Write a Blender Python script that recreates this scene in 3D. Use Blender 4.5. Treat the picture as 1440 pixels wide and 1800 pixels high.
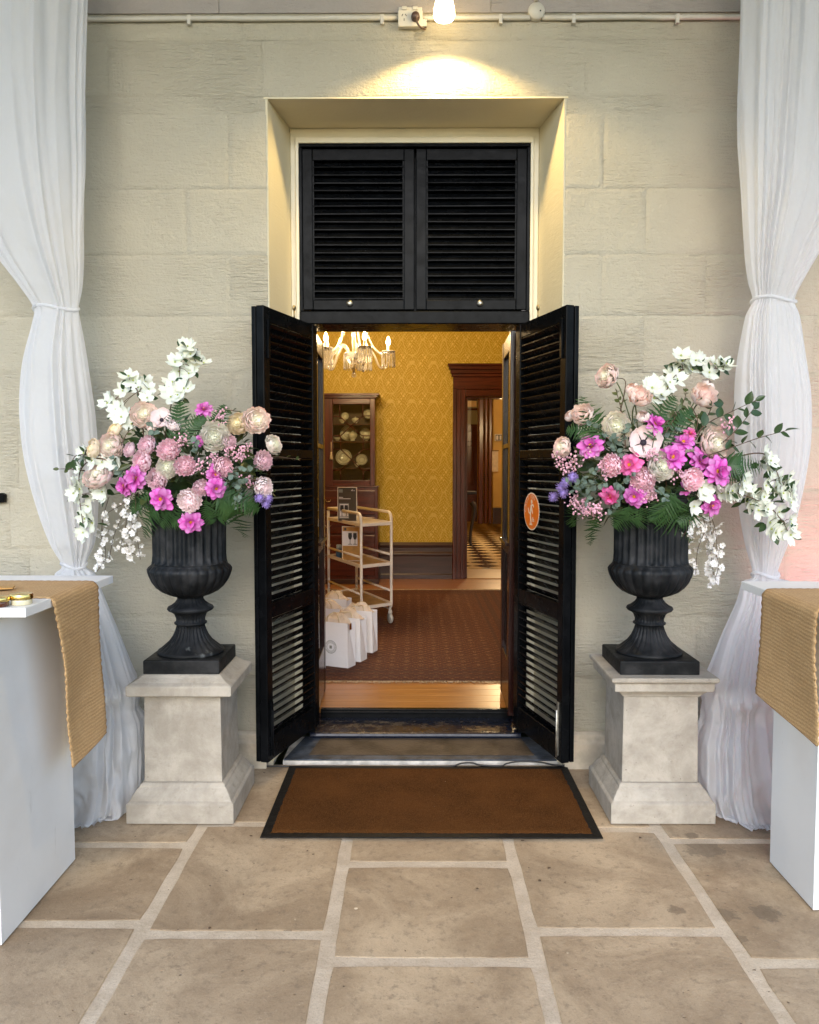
import bpy, math, random
from mathutils import Vector, Matrix, noise
R = math.radians
rnd = random.Random(7)
for o in list(bpy.data.objects): bpy.data.objects.remove(o)
scene = bpy.context.scene
col = scene.collection

# ------------------------------------------------------------------ camera
F = 1440.0; CAMH = 1.6; VX, VY = 728.0, 815.0
cam_d = bpy.data.cameras.new('camera'); cam = bpy.data.objects.new('camera', cam_d); col.objects.link(cam)
cam_d.sensor_fit = 'HORIZONTAL'; cam_d.sensor_width = 36; cam_d.lens = 36 * F / 1440
cam_d.clip_start = .05; cam_d.clip_end = 3000
PITCH = math.atan((900 - VY) / F); YAW = math.atan((VX - 720) / F)
cam.location = (0, 0, CAMH); cam.rotation_euler = (math.pi/2 - PITCH, 0, YAW)
scene.camera = cam
CM = cam.rotation_euler.to_matrix()
# ------------------------------------------------------------------ sky, sun, exposure
world = bpy.data.worlds.new('World'); scene.world = world; world.use_nodes = True
SUN_EL, SUN_AZ = 28, 181            # soft high-cloud daylight from the garden behind the camera
wn = world.node_tree.nodes; wl = world.node_tree.links
sky = wn.new('ShaderNodeTexSky'); sky.sky_type = 'NISHITA'; sky.sun_disc = False
sky.sun_elevation = R(SUN_EL); sky.sun_rotation = R(SUN_AZ); sky.dust_density = .8; sky.air_density = 1.0; sky.ozone_density = 2.0
wl.new(sky.outputs[0], wn['Background'].inputs[0]); wn['Background'].inputs[1].default_value = .15
sun_d = bpy.data.lights.new('sun', 'SUN'); sun_d.energy = .5; sun_d.angle = R(40); sun_d.color = (.97, .975, 1)
sun = bpy.data.objects.new('sun', sun_d); col.objects.link(sun)
sdir = Vector((math.sin(R(SUN_AZ)) * math.cos(R(SUN_EL)), math.cos(R(SUN_AZ)) * math.cos(R(SUN_EL)), math.sin(R(SUN_EL))))
sun.rotation_euler = (-sdir).to_track_quat('-Z', 'Y').to_euler(); sun.location = sdir * 40
vs = scene.view_settings; vs.view_transform = 'Standard'; vs.look = 'None'; vs.gamma = 1; vs.exposure = 1.5
scene.cycles.max_bounces = 8; scene.cycles.diffuse_bounces = 4; scene.cycles.glossy_bounces = 3
scene.cycles.transmission_bounces = 6; scene.cycles.transparent_max_bounces = 12
scene.cycles.caustics_reflective = False; scene.cycles.caustics_refractive = False
scene.cycles.use_denoising = True; scene.cycles.sample_clamp_indirect = 6

# ------------------------------------------------------------------ pixel -> place
def ray(px, py): return CM @ Vector(((px - 720) / F, (900 - py) / F, -1))
O = Vector((0, 0, CAMH))
def P(px, py, Y): d = ray(px, py); return O + d * (Y / d.y)          # on the vertical plane y=Y
def PF(px, py, z=0.0): d = ray(px, py); return O + d * ((z - CAMH) / d.z)   # on the level z
def PX(px, py, x): d = ray(px, py); return O + d * (x / d.x)

# ------------------------------------------------------------------ shader helpers
class V:
    def __init__(s, nt, k): s.nt, s.k = nt, k
    def m(s, op, b=None, c=None):
        n = s.nt.nodes.new('ShaderNodeMath'); n.operation = op
        for i, q in enumerate((s, b, c)):
            if q is None: continue
            if isinstance(q, V): s.nt.links.new(q.k, n.inputs[i])
            else: n.inputs[i].default_value = q
        return V(s.nt, n.outputs[0])
    def __add__(s, b): return s.m('ADD', b)
    def __sub__(s, b): return s.m('SUBTRACT', b)
    def __mul__(s, b): return s.m('MULTIPLY', b)
    def __truediv__(s, b): return s.m('DIVIDE', b)
    def sin(s): return s.m('SINE')
    def cos(s): return s.m('COSINE')
    def abs(s): return s.m('ABSOLUTE')
    def fract(s): return s.m('FRACT')
    def smooth(s, a, b):
        n = s.nt.nodes.new('ShaderNodeMapRange'); n.interpolation_type = 'SMOOTHSTEP'
        s.nt.links.new(s.k, n.inputs[0]); n.inputs[1].default_value = a; n.inputs[2].default_value = b
        return V(s.nt, n.outputs[0])
class Sh:
    """a principled material with a few handy node makers"""
    def __init__(s, name, color=(.5, .5, .5), rough=.5, metal=0, spec=.5, **kw):
        s.mat = bpy.data.materials.new(name); s.mat.use_nodes = True; s.nt = s.mat.node_tree
        s.b = s.nt.nodes['Principled BSDF']
        s.b.inputs['Base Color'].default_value = (*color, 1); s.b.inputs['Roughness'].default_value = rough
        s.b.inputs['Metallic'].default_value = metal; s.b.inputs['Specular IOR Level'].default_value = spec
        for k, v in kw.items(): s.b.inputs[k].default_value = v
        s.bumps = None
    def new(s, t): return s.nt.nodes.new(t)
    def link(s, a, b): s.nt.links.new(a.k if isinstance(a, V) else a, b)
    def pos(s, kind='world', scale=(1, 1, 1)):
        if kind == 'world': o = s.new('ShaderNodeNewGeometry').outputs['Position']
        else: o = s.new('ShaderNodeTexCoord').outputs['Object']
        n = s.new('ShaderNodeMapping'); n.inputs['Scale'].default_value = scale; s.link(o, n.inputs[0])
        if kind == 'object':
            oi = s.new('ShaderNodeObjectInfo'); m = V(s.nt, oi.outputs['Random']) * 37.0
            c = s.new('ShaderNodeCombineXYZ'); s.link(m, c.inputs[0]); s.link(m, c.inputs[1]); s.link(c.outputs[0], n.inputs['Location'])
        return n.outputs[0]
    def xyz(s, v): n = s.new('ShaderNodeSeparateXYZ'); s.link(v, n.inputs[0]); return [V(s.nt, q) for q in n.outputs]
    def noise(s, v, scale=5, detail=4, rough=.55, dist=0):
        n = s.new('ShaderNodeTexNoise'); s.link(v, n.inputs['Vector']); n.inputs['Scale'].default_value = scale
        n.inputs['Detail'].default_value = detail; n.inputs['Roughness'].default_value = rough; n.inputs['Distortion'].default_value = dist
        return V(s.nt, n.outputs[0])
    def voro(s, v, scale=5, feature='F1', out=0):
        n = s.new('ShaderNodeTexVoronoi'); n.feature = feature; s.link(v, n.inputs['Vector']); n.inputs['Scale'].default_value = scale
        return V(s.nt, n.outputs[out])
    def ramp(s, f, stops):
        n = s.new('ShaderNodeValToRGB'); s.link(f, n.inputs[0]); e = n.color_ramp.elements
        while len(e) < len(stops): e.new(.5)
        for q, (p, c) in zip(e, stops): q.position = p; q.color = (*c, 1)
        return n.outputs[0]
    def mix(s, f, a, b, mode='MIX'):
        n = s.new('ShaderNodeMix'); n.data_type = 'RGBA'; n.blend_type = mode
        if isinstance(f, (int, float)): n.inputs[0].default_value = f
        else: s.link(f, n.inputs[0])
        for q, i in ((a, 6), (b, 7)):
            if isinstance(q, tuple): n.inputs[i].default_value = (*q, 1)
            else: s.link(q, n.inputs[i])
        return n.outputs[2]
    def color(s, c): s.link(c, s.b.inputs['Base Color']); return s
    def rough(s, v): s.link(v, s.b.inputs['Roughness']); return s
    def bump(s, h, dist=.01, strength=1.0):
        n = s.new('ShaderNodeBump'); n.inputs['Distance'].default_value = dist; n.inputs['Strength'].default_value = strength
        s.link(h, n.inputs['Height'])
        if s.bumps: s.link(s.bumps, n.inputs['Normal'])
        s.bumps = n.outputs[0]; s.link(n.outputs[0], s.b.inputs['Normal']); return s
    def attr(s, name='grad'):
        n = s.new('ShaderNodeAttribute'); n.attribute_name = name; return s.xyz(n.outputs['Color'])
    def random(s): return V(s.nt, s.new('ShaderNodeObjectInfo').outputs['Random'])
def scl(c, k): return tuple(min(1, q * k) for q in c)
def plain(name, color, rough=.5, var=.15, scale=8, bump=0, bscale=60, space='object', **kw):
    s = Sh(name, color, rough, **kw); p = s.pos(space)
    n = s.noise(p, scale, 5)
    s.color(s.mix(n.smooth(.3, .7), scl(color, 1 - var), scl(color, 1 + var)))
    if bump: s.bump(s.noise(p, bscale, 4), bump)
    return s.mat

M = {}
# painted, tooled sandstone wall
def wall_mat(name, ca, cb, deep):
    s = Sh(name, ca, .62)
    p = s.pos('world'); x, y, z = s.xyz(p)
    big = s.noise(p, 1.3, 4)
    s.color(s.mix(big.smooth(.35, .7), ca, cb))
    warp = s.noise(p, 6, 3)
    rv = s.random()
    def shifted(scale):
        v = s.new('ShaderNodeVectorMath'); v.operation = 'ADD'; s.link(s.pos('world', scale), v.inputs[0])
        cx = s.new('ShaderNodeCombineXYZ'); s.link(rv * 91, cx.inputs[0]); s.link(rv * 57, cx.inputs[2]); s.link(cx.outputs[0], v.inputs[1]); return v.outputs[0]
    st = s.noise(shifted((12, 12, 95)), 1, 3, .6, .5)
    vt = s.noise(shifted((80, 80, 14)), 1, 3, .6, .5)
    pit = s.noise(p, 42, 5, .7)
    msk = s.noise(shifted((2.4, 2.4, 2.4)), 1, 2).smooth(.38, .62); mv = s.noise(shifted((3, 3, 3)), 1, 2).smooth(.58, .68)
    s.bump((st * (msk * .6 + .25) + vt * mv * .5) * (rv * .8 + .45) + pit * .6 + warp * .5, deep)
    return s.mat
M['wall'] = wall_mat('painted_stone', (.50, .452, .345), (.455, .412, .315), .018)
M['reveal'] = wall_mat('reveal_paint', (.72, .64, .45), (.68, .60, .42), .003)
M['whitewash'] = plain('worn_whitewash', (.52, .49, .44), .7, .3, 14, .003, 60, 'world')
M['bandtone'] = wall_mat('top_band_tone', (.40, .355, .32), (.36, .32, .29), .012)
M['cream'] = plain('cream_gloss_paint', (.74, .68, .52), .35, .05, 6)
M['plinth'] = plain('bare_plinth_stone', (.50, .43, .33), .8, .2, 9, .004, 40, 'world')
s = Sh('black_gloss_paint', (.006, .0065, .0075), .22, spec=.055); p = s.pos('object')
s.color(s.mix(s.noise(p, 9, 4).smooth(.4, .75), (.003, .0034, .004), (.006, .0065, .0075)))
s.rough(s.noise(p, 14, 4).smooth(.2, .9) * .2 + .16); s.bump(s.noise(p, 30, 3), .0008); M['black'] = s.mat
s = Sh('navy_gloss_paint', (.008, .011, .022), .12, spec=.3); p = s.pos('world')
s.rough(s.noise(p, 22, 4).smooth(.3, .8) * .3 + .1); s.bump(s.noise(p, 12, 3), .0015); M['navy'] = s.mat
# flagstones
s = Sh('sandstone_flag', (.4, .33, .24), .75); p = s.pos('world'); 
a = s.noise(p, 2.2, 7, .66, .6); b = s.noise(p, 26, 6, .75); g = s.noise(p, 150, 4, .7); rr = s.random()
c = s.mix(a.smooth(.28, .66), (.60, .455, .295), (.29, .198, .115))
c = s.mix(rr * .4, c, (.46, .36, .25)); st = s.noise(p, .9, 3).smooth(.5, .68); c = s.mix(st * .4, c, (.235, .175, .115))
c = s.mix(b.smooth(.50, .72) * .65, c, (.20, .15, .098))
c = s.mix(g.smooth(.55, .75) * .4, c, (.60, .50, .38)); c = s.mix(g.smooth(.45, .28) * .45, c, (.17, .125, .08))
for px_, py_, rad in ((1240, 1492, .085), (1275, 1608, .05), (1345, 1606, .06), (1190, 1600, .03), (1290, 1650, .045), (1215, 1470, .03), (505, 1640, .02)):
    q_ = PF(px_, py_); vm = s.new('ShaderNodeVectorMath'); vm.operation = 'DISTANCE'; s.link(p, vm.inputs[0]); vm.inputs[1].default_value = tuple(q_)
    dm = (V(s.nt, vm.outputs['Value']) / rad + (b - .5) * 2.6 + (a - .5) * 1.2).smooth(1.0, .8); c = s.mix(dm * .55, c, (.13, .095, .062))
pits = s.voro(p, 14).smooth(.035, .075); pk = s.noise(p, 7, 2).smooth(.5, .62)
c = s.mix((pits * -1 + 1) * pk * .75, c, (.07, .055, .04))
s.color(c); s.bump(a * 1.2 + b * .5 + g * .15, .006); s.bump(pits, .002); s.rough(b.smooth(.2, .8) * .3 + .5); M['flag'] = s.mat
s = Sh('lime_mortar', (.5, .42, .32), .85); p = s.pos('world')
a = s.noise(p, 9, 5, .65); b = s.noise(p, 80, 3)
gr = s.noise(p, 170, 3, .7); cm = s.mix(a.smooth(.3, .75), (.66, .55, .415), (.50, .40, .285)); s.color(s.mix(gr.smooth(.5, .3) * .5, cm, (.30, .23, .16))); s.bump(a * 1.2 + b * .5, .004); M['mortar'] = s.mat
# pedestal limestone
s = Sh('weathered_limestone', (.46, .41, .33), .8); p = s.pos('object')
a = s.noise(p, 6, 7, .68, .3); b = s.noise(p, 30, 5, .7); v = s.noise(s.pos('object', (7, 7, 1.2)), 1, 4)
c = s.mix(a.smooth(.3, .7), (.48, .432, .362), (.315, .278, .225))
c = s.mix(v.smooth(.55, .75) * .35, c, (.56, .51, .43)); c = s.mix(b.smooth(.56, .74) * .5, c, (.24, .21, .165)); pt = s.voro(p, 26).smooth(.10, .04) * s.noise(p, 9, 2).smooth(.5, .6); c = s.mix(pt * .7, c, (.14, .12, .095))
s.color(c); s.bump(a + b * .5 + s.noise(p, 90, 3) * .2, .006); M['stone'] = s.mat
s = Sh('cast_iron_black', (.010, .011, .012), .5, spec=.16); p = s.pos('object')
s.color(s.mix(s.noise(p, 11, 5).smooth(.4, .75), (.007, .008, .009), (.030, .030, .031))); s.bump(s.noise(p, 60, 4), .002)
s.rough(s.noise(p, 8, 4).smooth(.2, .8) * .25 + .36); M['iron'] = s.mat
s = Sh('streaked_iron', (.010, .011, .012), .55, spec=.16); p = s.pos('object')
st = s.noise(s.pos('object', (16, 16, 2.0)), 1, 4)
c = s.mix(s.noise(p, 11, 5).smooth(.4, .75), (.008, .009, .010), (.024, .025, .027))
s.color(s.mix(st.smooth(.56, .68) * .55, c, (.17, .18, .175))); s.bump(s.noise(p, 60, 4), .002); M['iron_streak'] = s.mat
# sheer fabric: thin white voile that scatters light through itself
def sheer(name, alpha):
    s = Sh(name, (.87, .87, .88), .8, spec=.15); out = s.nt.nodes['Material Output']
    tl = s.new('ShaderNodeBsdfTranslucent'); tl.inputs[0].default_value = (.87, .87, .89, 1)
    tr = s.new('ShaderNodeBsdfTransparent')
    m1 = s.new('ShaderNodeMixShader'); m1.inputs[0].default_value = .5; m2 = s.new('ShaderNodeMixShader'); m2.inputs[0].default_value = alpha
    s.link(s.b.outputs[0], m1.inputs[1]); s.link(tl.outputs[0], m1.inputs[2]); s.link(m1.outputs[0], m2.inputs[1]); s.link(tr.outputs[0], m2.inputs[2])
    s.link(m2.outputs[0], out.inputs[0])
    s.bump(s.noise(s.pos('object', (30, 30, 4)), 1, 4), .006); s.bump(s.noise(s.pos('object'), 9, 3), .02)
    return s.mat
M['voile'] = sheer('white_voile', .20)
s = Sh('table_paint', (.80, .80, .80), .42); p = s.pos('object')
sc = s.mix(s.noise(p, 2.5, 5).smooth(.35, .8), (.82, .82, .81), (.74, .73, .71)); sm_ = s.noise(s.pos('object', (14, 14, 3)), 1, 5, .7).smooth(.62, .74); s.color(s.mix(sm_ * .45, sc, (.52, .50, .47))); s.bump(s.noise(p, 40, 3), .0006); M['white'] = s.mat
# jute weave (object coords: y across the weft rows)
def jute(name, k):
    s = Sh(name, (.4, .25, .11), .9); p = s.pos('object'); x, y, z = s.xyz(p)
    w = s.noise(p, 14, 4)
    gu, gv, _ = s.attr('grad')
    rows = ((gu * (2 * math.pi * 150 * k)) + gv * 9 + w * 6.0).sin(); cross = ((gv * (2 * math.pi * 46)) + w * 6 + rows * .8).sin()
    h = rows * .5 + cross * .3
    c = s.mix(h.smooth(-.8, .8), (.45, .275, .12), (.60, .385, .185)); c = s.mix(w.smooth(.45, .75) * .4, c, (.66, .44, .23)); c = s.mix(s.noise(s.pos('object', (3, 3, 60)), 1, 3).smooth(.5, .75) * .4, c, (.36, .22, .10))
    s.color(s.mix(s.noise(p, 210, 2).smooth(.4, .7) * .45, c, (.30, .18, .08))); s.bump(h * .5 + s.noise(p, 160, 3) * 1.6, .0022); return s.mat
M['jute'] = jute('jute_weave', 1.0)
s = Sh('brown_coir', (.16, .065, .02), .95, spec=.08); p = s.pos('object'); a = s.noise(p, 4, 5, .6); b = s.noise(p, 260, 3)
c = s.mix(a.smooth(.3, .7), (.100, .037, .009), (.054, .019, .004)); s.color(s.mix(b.smooth(.35, .75), c, (.15, .065, .02)))
s.bump(b + a * .4, .006); M['coir'] = s.mat
M['rubber'] = plain('black_rubber', (.012, .011, .010), .6, .3, 30, .002, 120, spec=.12)
M['bluestone'] = plain('blue_grey_slate', (.070, .055, .042), .6, .4, 7, .004, 50, 'world', spec=.2)
M['bluepaint'] = plain('worn_blue_slate_edge', (.052, .064, .085), .55, .5, 12, .004, 50, 'world', spec=.25)
# timbers
def wood(name, ca, cb, rough, axis=(2, 30, 30), bump=.001, space='object', **kw):
    s = Sh(name, ca, rough, **kw); n = s.noise(s.pos(space, axis), 1, 5, .6, .8)
    s.color(s.mix(n.smooth(.3, .7), ca, cb)); s.bump(n, bump); return s.mat
M['mahogany'] = wood('mahogany', (.085, .016, .009), (.038, .008, .006), .28, (30, 30, 2))
M['doorwood'] = wood('dark_polished_door', (.026, .007, .005), (.014, .004, .003), .2, (30, 30, 2), spec=.35)
M['mahogany_h'] = wood('mahogany_cross', (.085, .016, .009), (.038, .008, .006), .25, (2, 30, 30))
M['darkwood'] = wood('dark_skirting_wood', (.050, .018, .013), (.026, .010, .008), .33, (2, 30, 30))
M['honey'] = wood('honey_floorboard', (.38, .165, .042), (.27, .105, .026), .30, (1.5, 26, 26), .0006, 'world')
M['oak'] = wood('pale_board', (.45, .27, .10), (.36, .20, .07), .35, (2, 26, 26))
# damask wallpaper
s = Sh('mustard_damask', (.5, .32, .05), .6); p = s.pos('world'); x, y, z = s.xyz(p)
TW = 2 * math.pi
def damask(s, x, z):
    u = x / .272; v = z / .485
    cu = (u * TW).cos(); cv = (v * TW).cos(); su = (u * TW * 2).sin(); sv = (v * TW * 2).sin()
    wob = s.noise(s.pos('world'), 26, 2) * .5
    lat = (cu + cv + (u * TW * 2).cos() * .22 + (v * TW * 3).sin() * .16 + (v * TW * 9).sin() * .08 + wob - .25).abs()
    line = lat.smooth(.22, .05) * .6
    f = cu * cv
    ring = (((cu + cv).abs() - 1.05).abs()).smooth(.16, .04)
    fl = ((u * TW * 5).cos() * (v * TW * 7).cos() + su * sv * .6).smooth(.25, .7)
    core = (f.smooth(.15, .5))
    fine = ((u * TW * 9 + (v * TW * 2).sin() * 2).cos() * (v * TW * 11 + (u * TW * 2).cos() * 2).cos()).smooth(.1, .7)
    return line.m('MAXIMUM', fine * .7).m('MAXIMUM', ring * .45 * (fine + .4)).m('MAXIMUM', fl * core * .8).m('MAXIMUM', fl * .28)
pat = damask(s, x + y * 1.0, z); wv = s.noise(p, 70, 3)
s.color(s.mix(pat * (wv * .7 + .5), (.42, .285, .008), (.72, .545, .13))); s.rough(pat * -.2 + .62); s.bump(pat, .0015); M['damask'] = s.mat
M['plaster'] = plain('cream_plaster', (.66, .58, .42), .8, .04, 3)
# rug
s = Sh('persian_rug', (.12, .03, .012), .95); p = s.pos('object'); x, y, z = s.xyz(p)
wob = s.noise(p, 5, 2) * .03
u = (x + wob) / .21; v = (y + wob) / .21
g1 = (u * TW).cos() * (v * TW).cos(); g2 = (u * TW * 3).cos() + (v * TW * 3).cos(); g3 = (u * TW * 5).sin() * (v * TW * 5).sin()
spk = s.noise(p, 95, 2).smooth(.42, .6)
c = s.mix((g2.abs().smooth(.5, .2)) * spk, (.080, .019, .007), (.24, .11, .036)); c = s.mix(g3.smooth(.3, .6) * spk * .8, c, (.03, .022, .028))
c = s.mix(g1.abs().smooth(.75, .9) * .6 * spk, c, (.30, .18, .08)); gx, gy, _ = s.attr('grad')
edge = gx.m('MINIMUM', gy); bd = ((edge * 60).sin() * .5 + .5).smooth(.4, .6) * edge.smooth(.36, .33)
c = s.mix(bd * .7, c, (.055, .018, .012)); s.color(c); s.bump(s.noise(p, 240, 3), .005); M['rug'] = s.mat
M['fringe'] = plain('rug_fringe', (.52, .42, .29), .9, .25, 40)
M['trolley'] = plain('cream_enamel', (.80, .75, .67), .35, .05, 8)
M['shelfmesh'] = plain('tan_shelf', (.42, .27, .11), .45, .2, 12)
s = Sh('paper', (.80, .80, .83), .65); s.bump(s.noise(s.pos('object'), 14, 3), .004); M['paper'] = s.mat
M['rope'] = plain('cotton_rope', (.62, .52, .36), .9, .15, 60, .002, 200)
M['tissue'] = plain('tissue_paper', (.66, .56, .46), .7, .12, 14)
M['gold'] = Sh('gold_foil', (.75, .55, .20), .22, 1).mat
M['brass'] = plain('aged_brass', (.42, .32, .16), .35, .3, 30, metal=1)
M['steel'] = plain('worn_steel', (.40, .39, .35), .4, .3, 40, metal=1)
M['castor'] = plain('grey_castor', (.50, .50, .47), .45, .1)
M['ink'] = Sh('black_ink', (.015, .013, .016), .5).mat
M['signbrown'] = plain('dark_brown_print', (.055, .040, .026), .4, .1)
M['signwhite'] = Sh('white_print', (.76, .74, .76), .5).mat
M['signgrey'] = Sh('grey_print', (.22, .23, .21), .5).mat
M['signtan'] = plain('tan_board_print', (.46, .24, .055), .45, .25, 9)
M['plastic'] = plain('ivory_plastic', (.62, .58, .49), .4, .05)
M['pipe'] = plain('painted_conduit', (.60, .56, .48), .45, .06, 9)
M['plug'] = Sh('brown_plug', (.075, .042, .030), .4).mat
M['cable'] = Sh('black_cable', (.012, .012, .013), .45).mat
M['orange'] = Sh('orange_vinyl', (.72, .155, .012), .42).mat
M['sticker_white'] = Sh('sticker_white', (.84, .66, .50), .42).mat
M['china'] = plain('cream_china', (.70, .64, .50), .15, .06, 12)
M['china_dark'] = Sh('china_rim', (.10, .07, .05), .2).mat
M['leather'] = plain('cabinet_back', (.05, .022, .012), .6, .2)
M['blueb'] = Sh('blue_plastic', (.03, .10, .22), .4).mat
M['bluecap'] = Sh('pale_cap', (.35, .45, .50), .4).mat
M['amber'] = Sh('amber_wax', (.10, .025, .008), .12, **{'Coat Weight': .6}).mat
M['jarglass'] = Sh('cream_glass', (.74, .66, .44), .08, **{'Coat Weight': .6}).mat
def glass(name, tint, rough=.0, mixf=.12):
    s = Sh(name, tint, rough); out = s.nt.nodes['Material Output']
    t = s.new('ShaderNodeBsdfTransparent'); t.inputs[0].default_value = (*tint, 1)
    g = s.new('ShaderNodeBsdfGlossy'); g.inputs['Roughness'].default_value = rough
    fr = s.new('ShaderNodeFresnel'); fr.inputs[0].default_value = 1.5
    m = s.new('ShaderNodeMixShader'); s.link(fr.outputs[0], m.inputs[0]); s.link(t.outputs[0], m.inputs[1]); s.link(g.outputs[0], m.inputs[2]); s.link(m.outputs[0], out.inputs[0])
    return s.mat
M['pane'] = glass('window_glass', (.93, .95, .92), .02)
M['crystal'] = Sh('cut_crystal', (1, 1, 1), .04, **{'Transmission Weight': .86, 'IOR': 1.5}).mat
M['candle'] = Sh('ivory_candle', (.80, .70, .50), .5).mat
def glow(name, c, k): 
    s = Sh(name, c); s.b.inputs['Emission Color'].default_value = (*c, 1); s.b.inputs['Emission Strength'].default_value = k; return s.mat
M['flame'] = glow('lit_candle_bulb', (1, .72, .36), 9)
M['lampglow'] = glow('lit_flood_lamp', (1, .76, .40), 6)
M['uplens'] = glow('pink_uplight_lens', (1, .25, .38), 3)
M['sconceglow'] = glow('lit_hall_sconce', (1, .75, .42), 14)
M['tile_d'] = plain('dark_tile', (.035, .020, .016), .18, .3)
M['tile_l'] = plain('cream_tile', (.60, .47, .28), .2, .15)
M['hallwall'] = plain('ochre_hall_paint', (.56, .36, .10), .6, .06, 4)
M['bounce_lawn'] = plain('bounce_grass', (.075, .105, .040), .9, .4, 3, 0, 60, 'world')
M['soffit'] = plain('verandah_boards', (.45, .43, .39), .6, .08)

# flower materials: 'grad' red = along the petal, green = layer or side
def petal(name, base, mid, tip, p0=.25, p1=.8, trans=.3, var=.12):
    s = Sh(name, mid, .55, spec=.25); gx, gy, gz = s.attr('grad'); out = s.nt.nodes['Material Output']
    w = s.noise(s.pos('object'), 30, 3)
    c = s.ramp(gx + (w - .5) * .25, [(0, scl(mid, .8)), (p0 * .6, scl(mid, .94)), (p0, mid), (p1, tip), (1, tip)])  # petal foot painted darker, standing in for shade deep between the layers
    c = s.mix(gy.smooth(.45, 1.0) * .8, c, base)
    hs = s.new('ShaderNodeHueSaturation'); s.link(c, hs.inputs['Color']); s.link(s.random() * (2 * var) + (1 - var), hs.inputs['Value']); s.link(s.random() * .2 + .88, hs.inputs['Saturation'])
    s.color(hs.outputs[0]); tl = s.new('ShaderNodeBsdfTranslucent'); s.link(hs.outputs[0], tl.inputs[0])
    m = s.new('ShaderNodeMixShader'); m.inputs[0].default_value = trans; s.link(s.b.outputs[0], m.inputs[1]); s.link(tl.outputs[0], m.inputs[2]); s.link(m.outputs[0], out.inputs[0])
    return s.mat
M['ran_peach'] = petal('ranunculus_peach', (.96, .94, .74), (.98, .88, .78), (.96, .62, .60), .72, 1, .14)
M['ran_cream'] = petal('ranunculus_cream', (.95, .94, .70), (.98, .94, .80), (.96, .76, .72), .72, 1, .14)
M['ran_yellow'] = petal('ranunculus_yellow', (.96, .86, .54), (.98, .88, .66), (.96, .78, .62), .6, 1, .14)
M['rose_pink'] = petal('carnation_pink', (.93, .58, .66), (.94, .62, .69), (.96, .76, .80), .5, 1, .14)
M['rose_pale'] = petal('carnation_pale', (.95, .74, .76), (.96, .80, .80), (.97, .90, .89), .5, 1, .14)
M['mag'] = petal('dahlia_magenta', (.60, .07, .40), (.64, .10, .46), (.76, .27, .64), .3, 1, .15)
M['hot'] = petal('dahlia_hot_pink', (.70, .10, .28), (.78, .10, .34), (.84, .25, .54), .3, 1, .15)
M['anem'] = petal('anemone_blush', (.86, .64, .62), (.92, .74, .72), (.94, .84, .82), .2, .9, .18)
M['anem_peach'] = petal('anemone_peach', (.84, .56, .48), (.92, .70, .62), (.94, .80, .73), .2, .9, .18)
M['dogw'] = petal('dogwood_white', (.78, .82, .66), (.83, .85, .74), (.87, .88, .82), .3, .9, .2, .06)
M['bloss'] = petal('blossom_white', (.90, .86, .82), (.90, .86, .82), (.93, .91, .88), .25, .9, .2, .05)
M['eye'] = plain('golden_eye', (.62, .30, .02), .8, .3, 200, .002, 400)
M['eye_green'] = plain('green_eye', (.40, .46, .12), .8, .3, 200)
M['eye_dark'] = plain('dark_eye', (.018, .010, .022), .7, .3, 200)
def leafm(name, ca, cb, rough=.4, trans=.25):
    s = Sh(name, ca, rough, spec=.4); out = s.nt.nodes['Material Output']; gx, gy, _ = s.attr('grad')
    w = s.noise(s.pos('object'), 14, 3); c = s.mix((w.smooth(.3, .7) + gy) * .5, ca, cb)
    s.color(c); tl = s.new('ShaderNodeBsdfTranslucent'); s.link(c, tl.inputs[0])
    m = s.new('ShaderNodeMixShader'); m.inputs[0].default_value = trans; s.link(s.b.outputs[0], m.inputs[1]); s.link(tl.outputs[0], m.inputs[2]); s.link(m.outputs[0], out.inputs[0])
    return s.mat
M['leaf'] = leafm('dogwood_leaf', (.030, .065, .022), (.060, .105, .035), .32)
M['leafdk'] = leafm('dark_leaf', (.022, .050, .016), (.060, .105, .034), .4)
M['leafol'] = leafm('olive_leaf', (.065, .085, .025), (.11, .13, .045), .35)
M['euc'] = leafm('eucalyptus_leaf', (.14, .20, .155), (.22, .28, .22), .6)
M['fern'] = leafm('fern_green', (.025, .072, .018), (.065, .135, .036), .45)
M['stem'] = plain('green_stem', (.10, .13, .04), .6, .2)
M['twig'] = plain('brown_twig', (.10, .06, .035), .7, .3)
M['bud'] = plain('pink_bud', (.74, .40, .48), .6, .3, 20)
M['ager'] = plain('mauve_tuft', (.34, .24, .58), .8, .25, 90)

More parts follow.
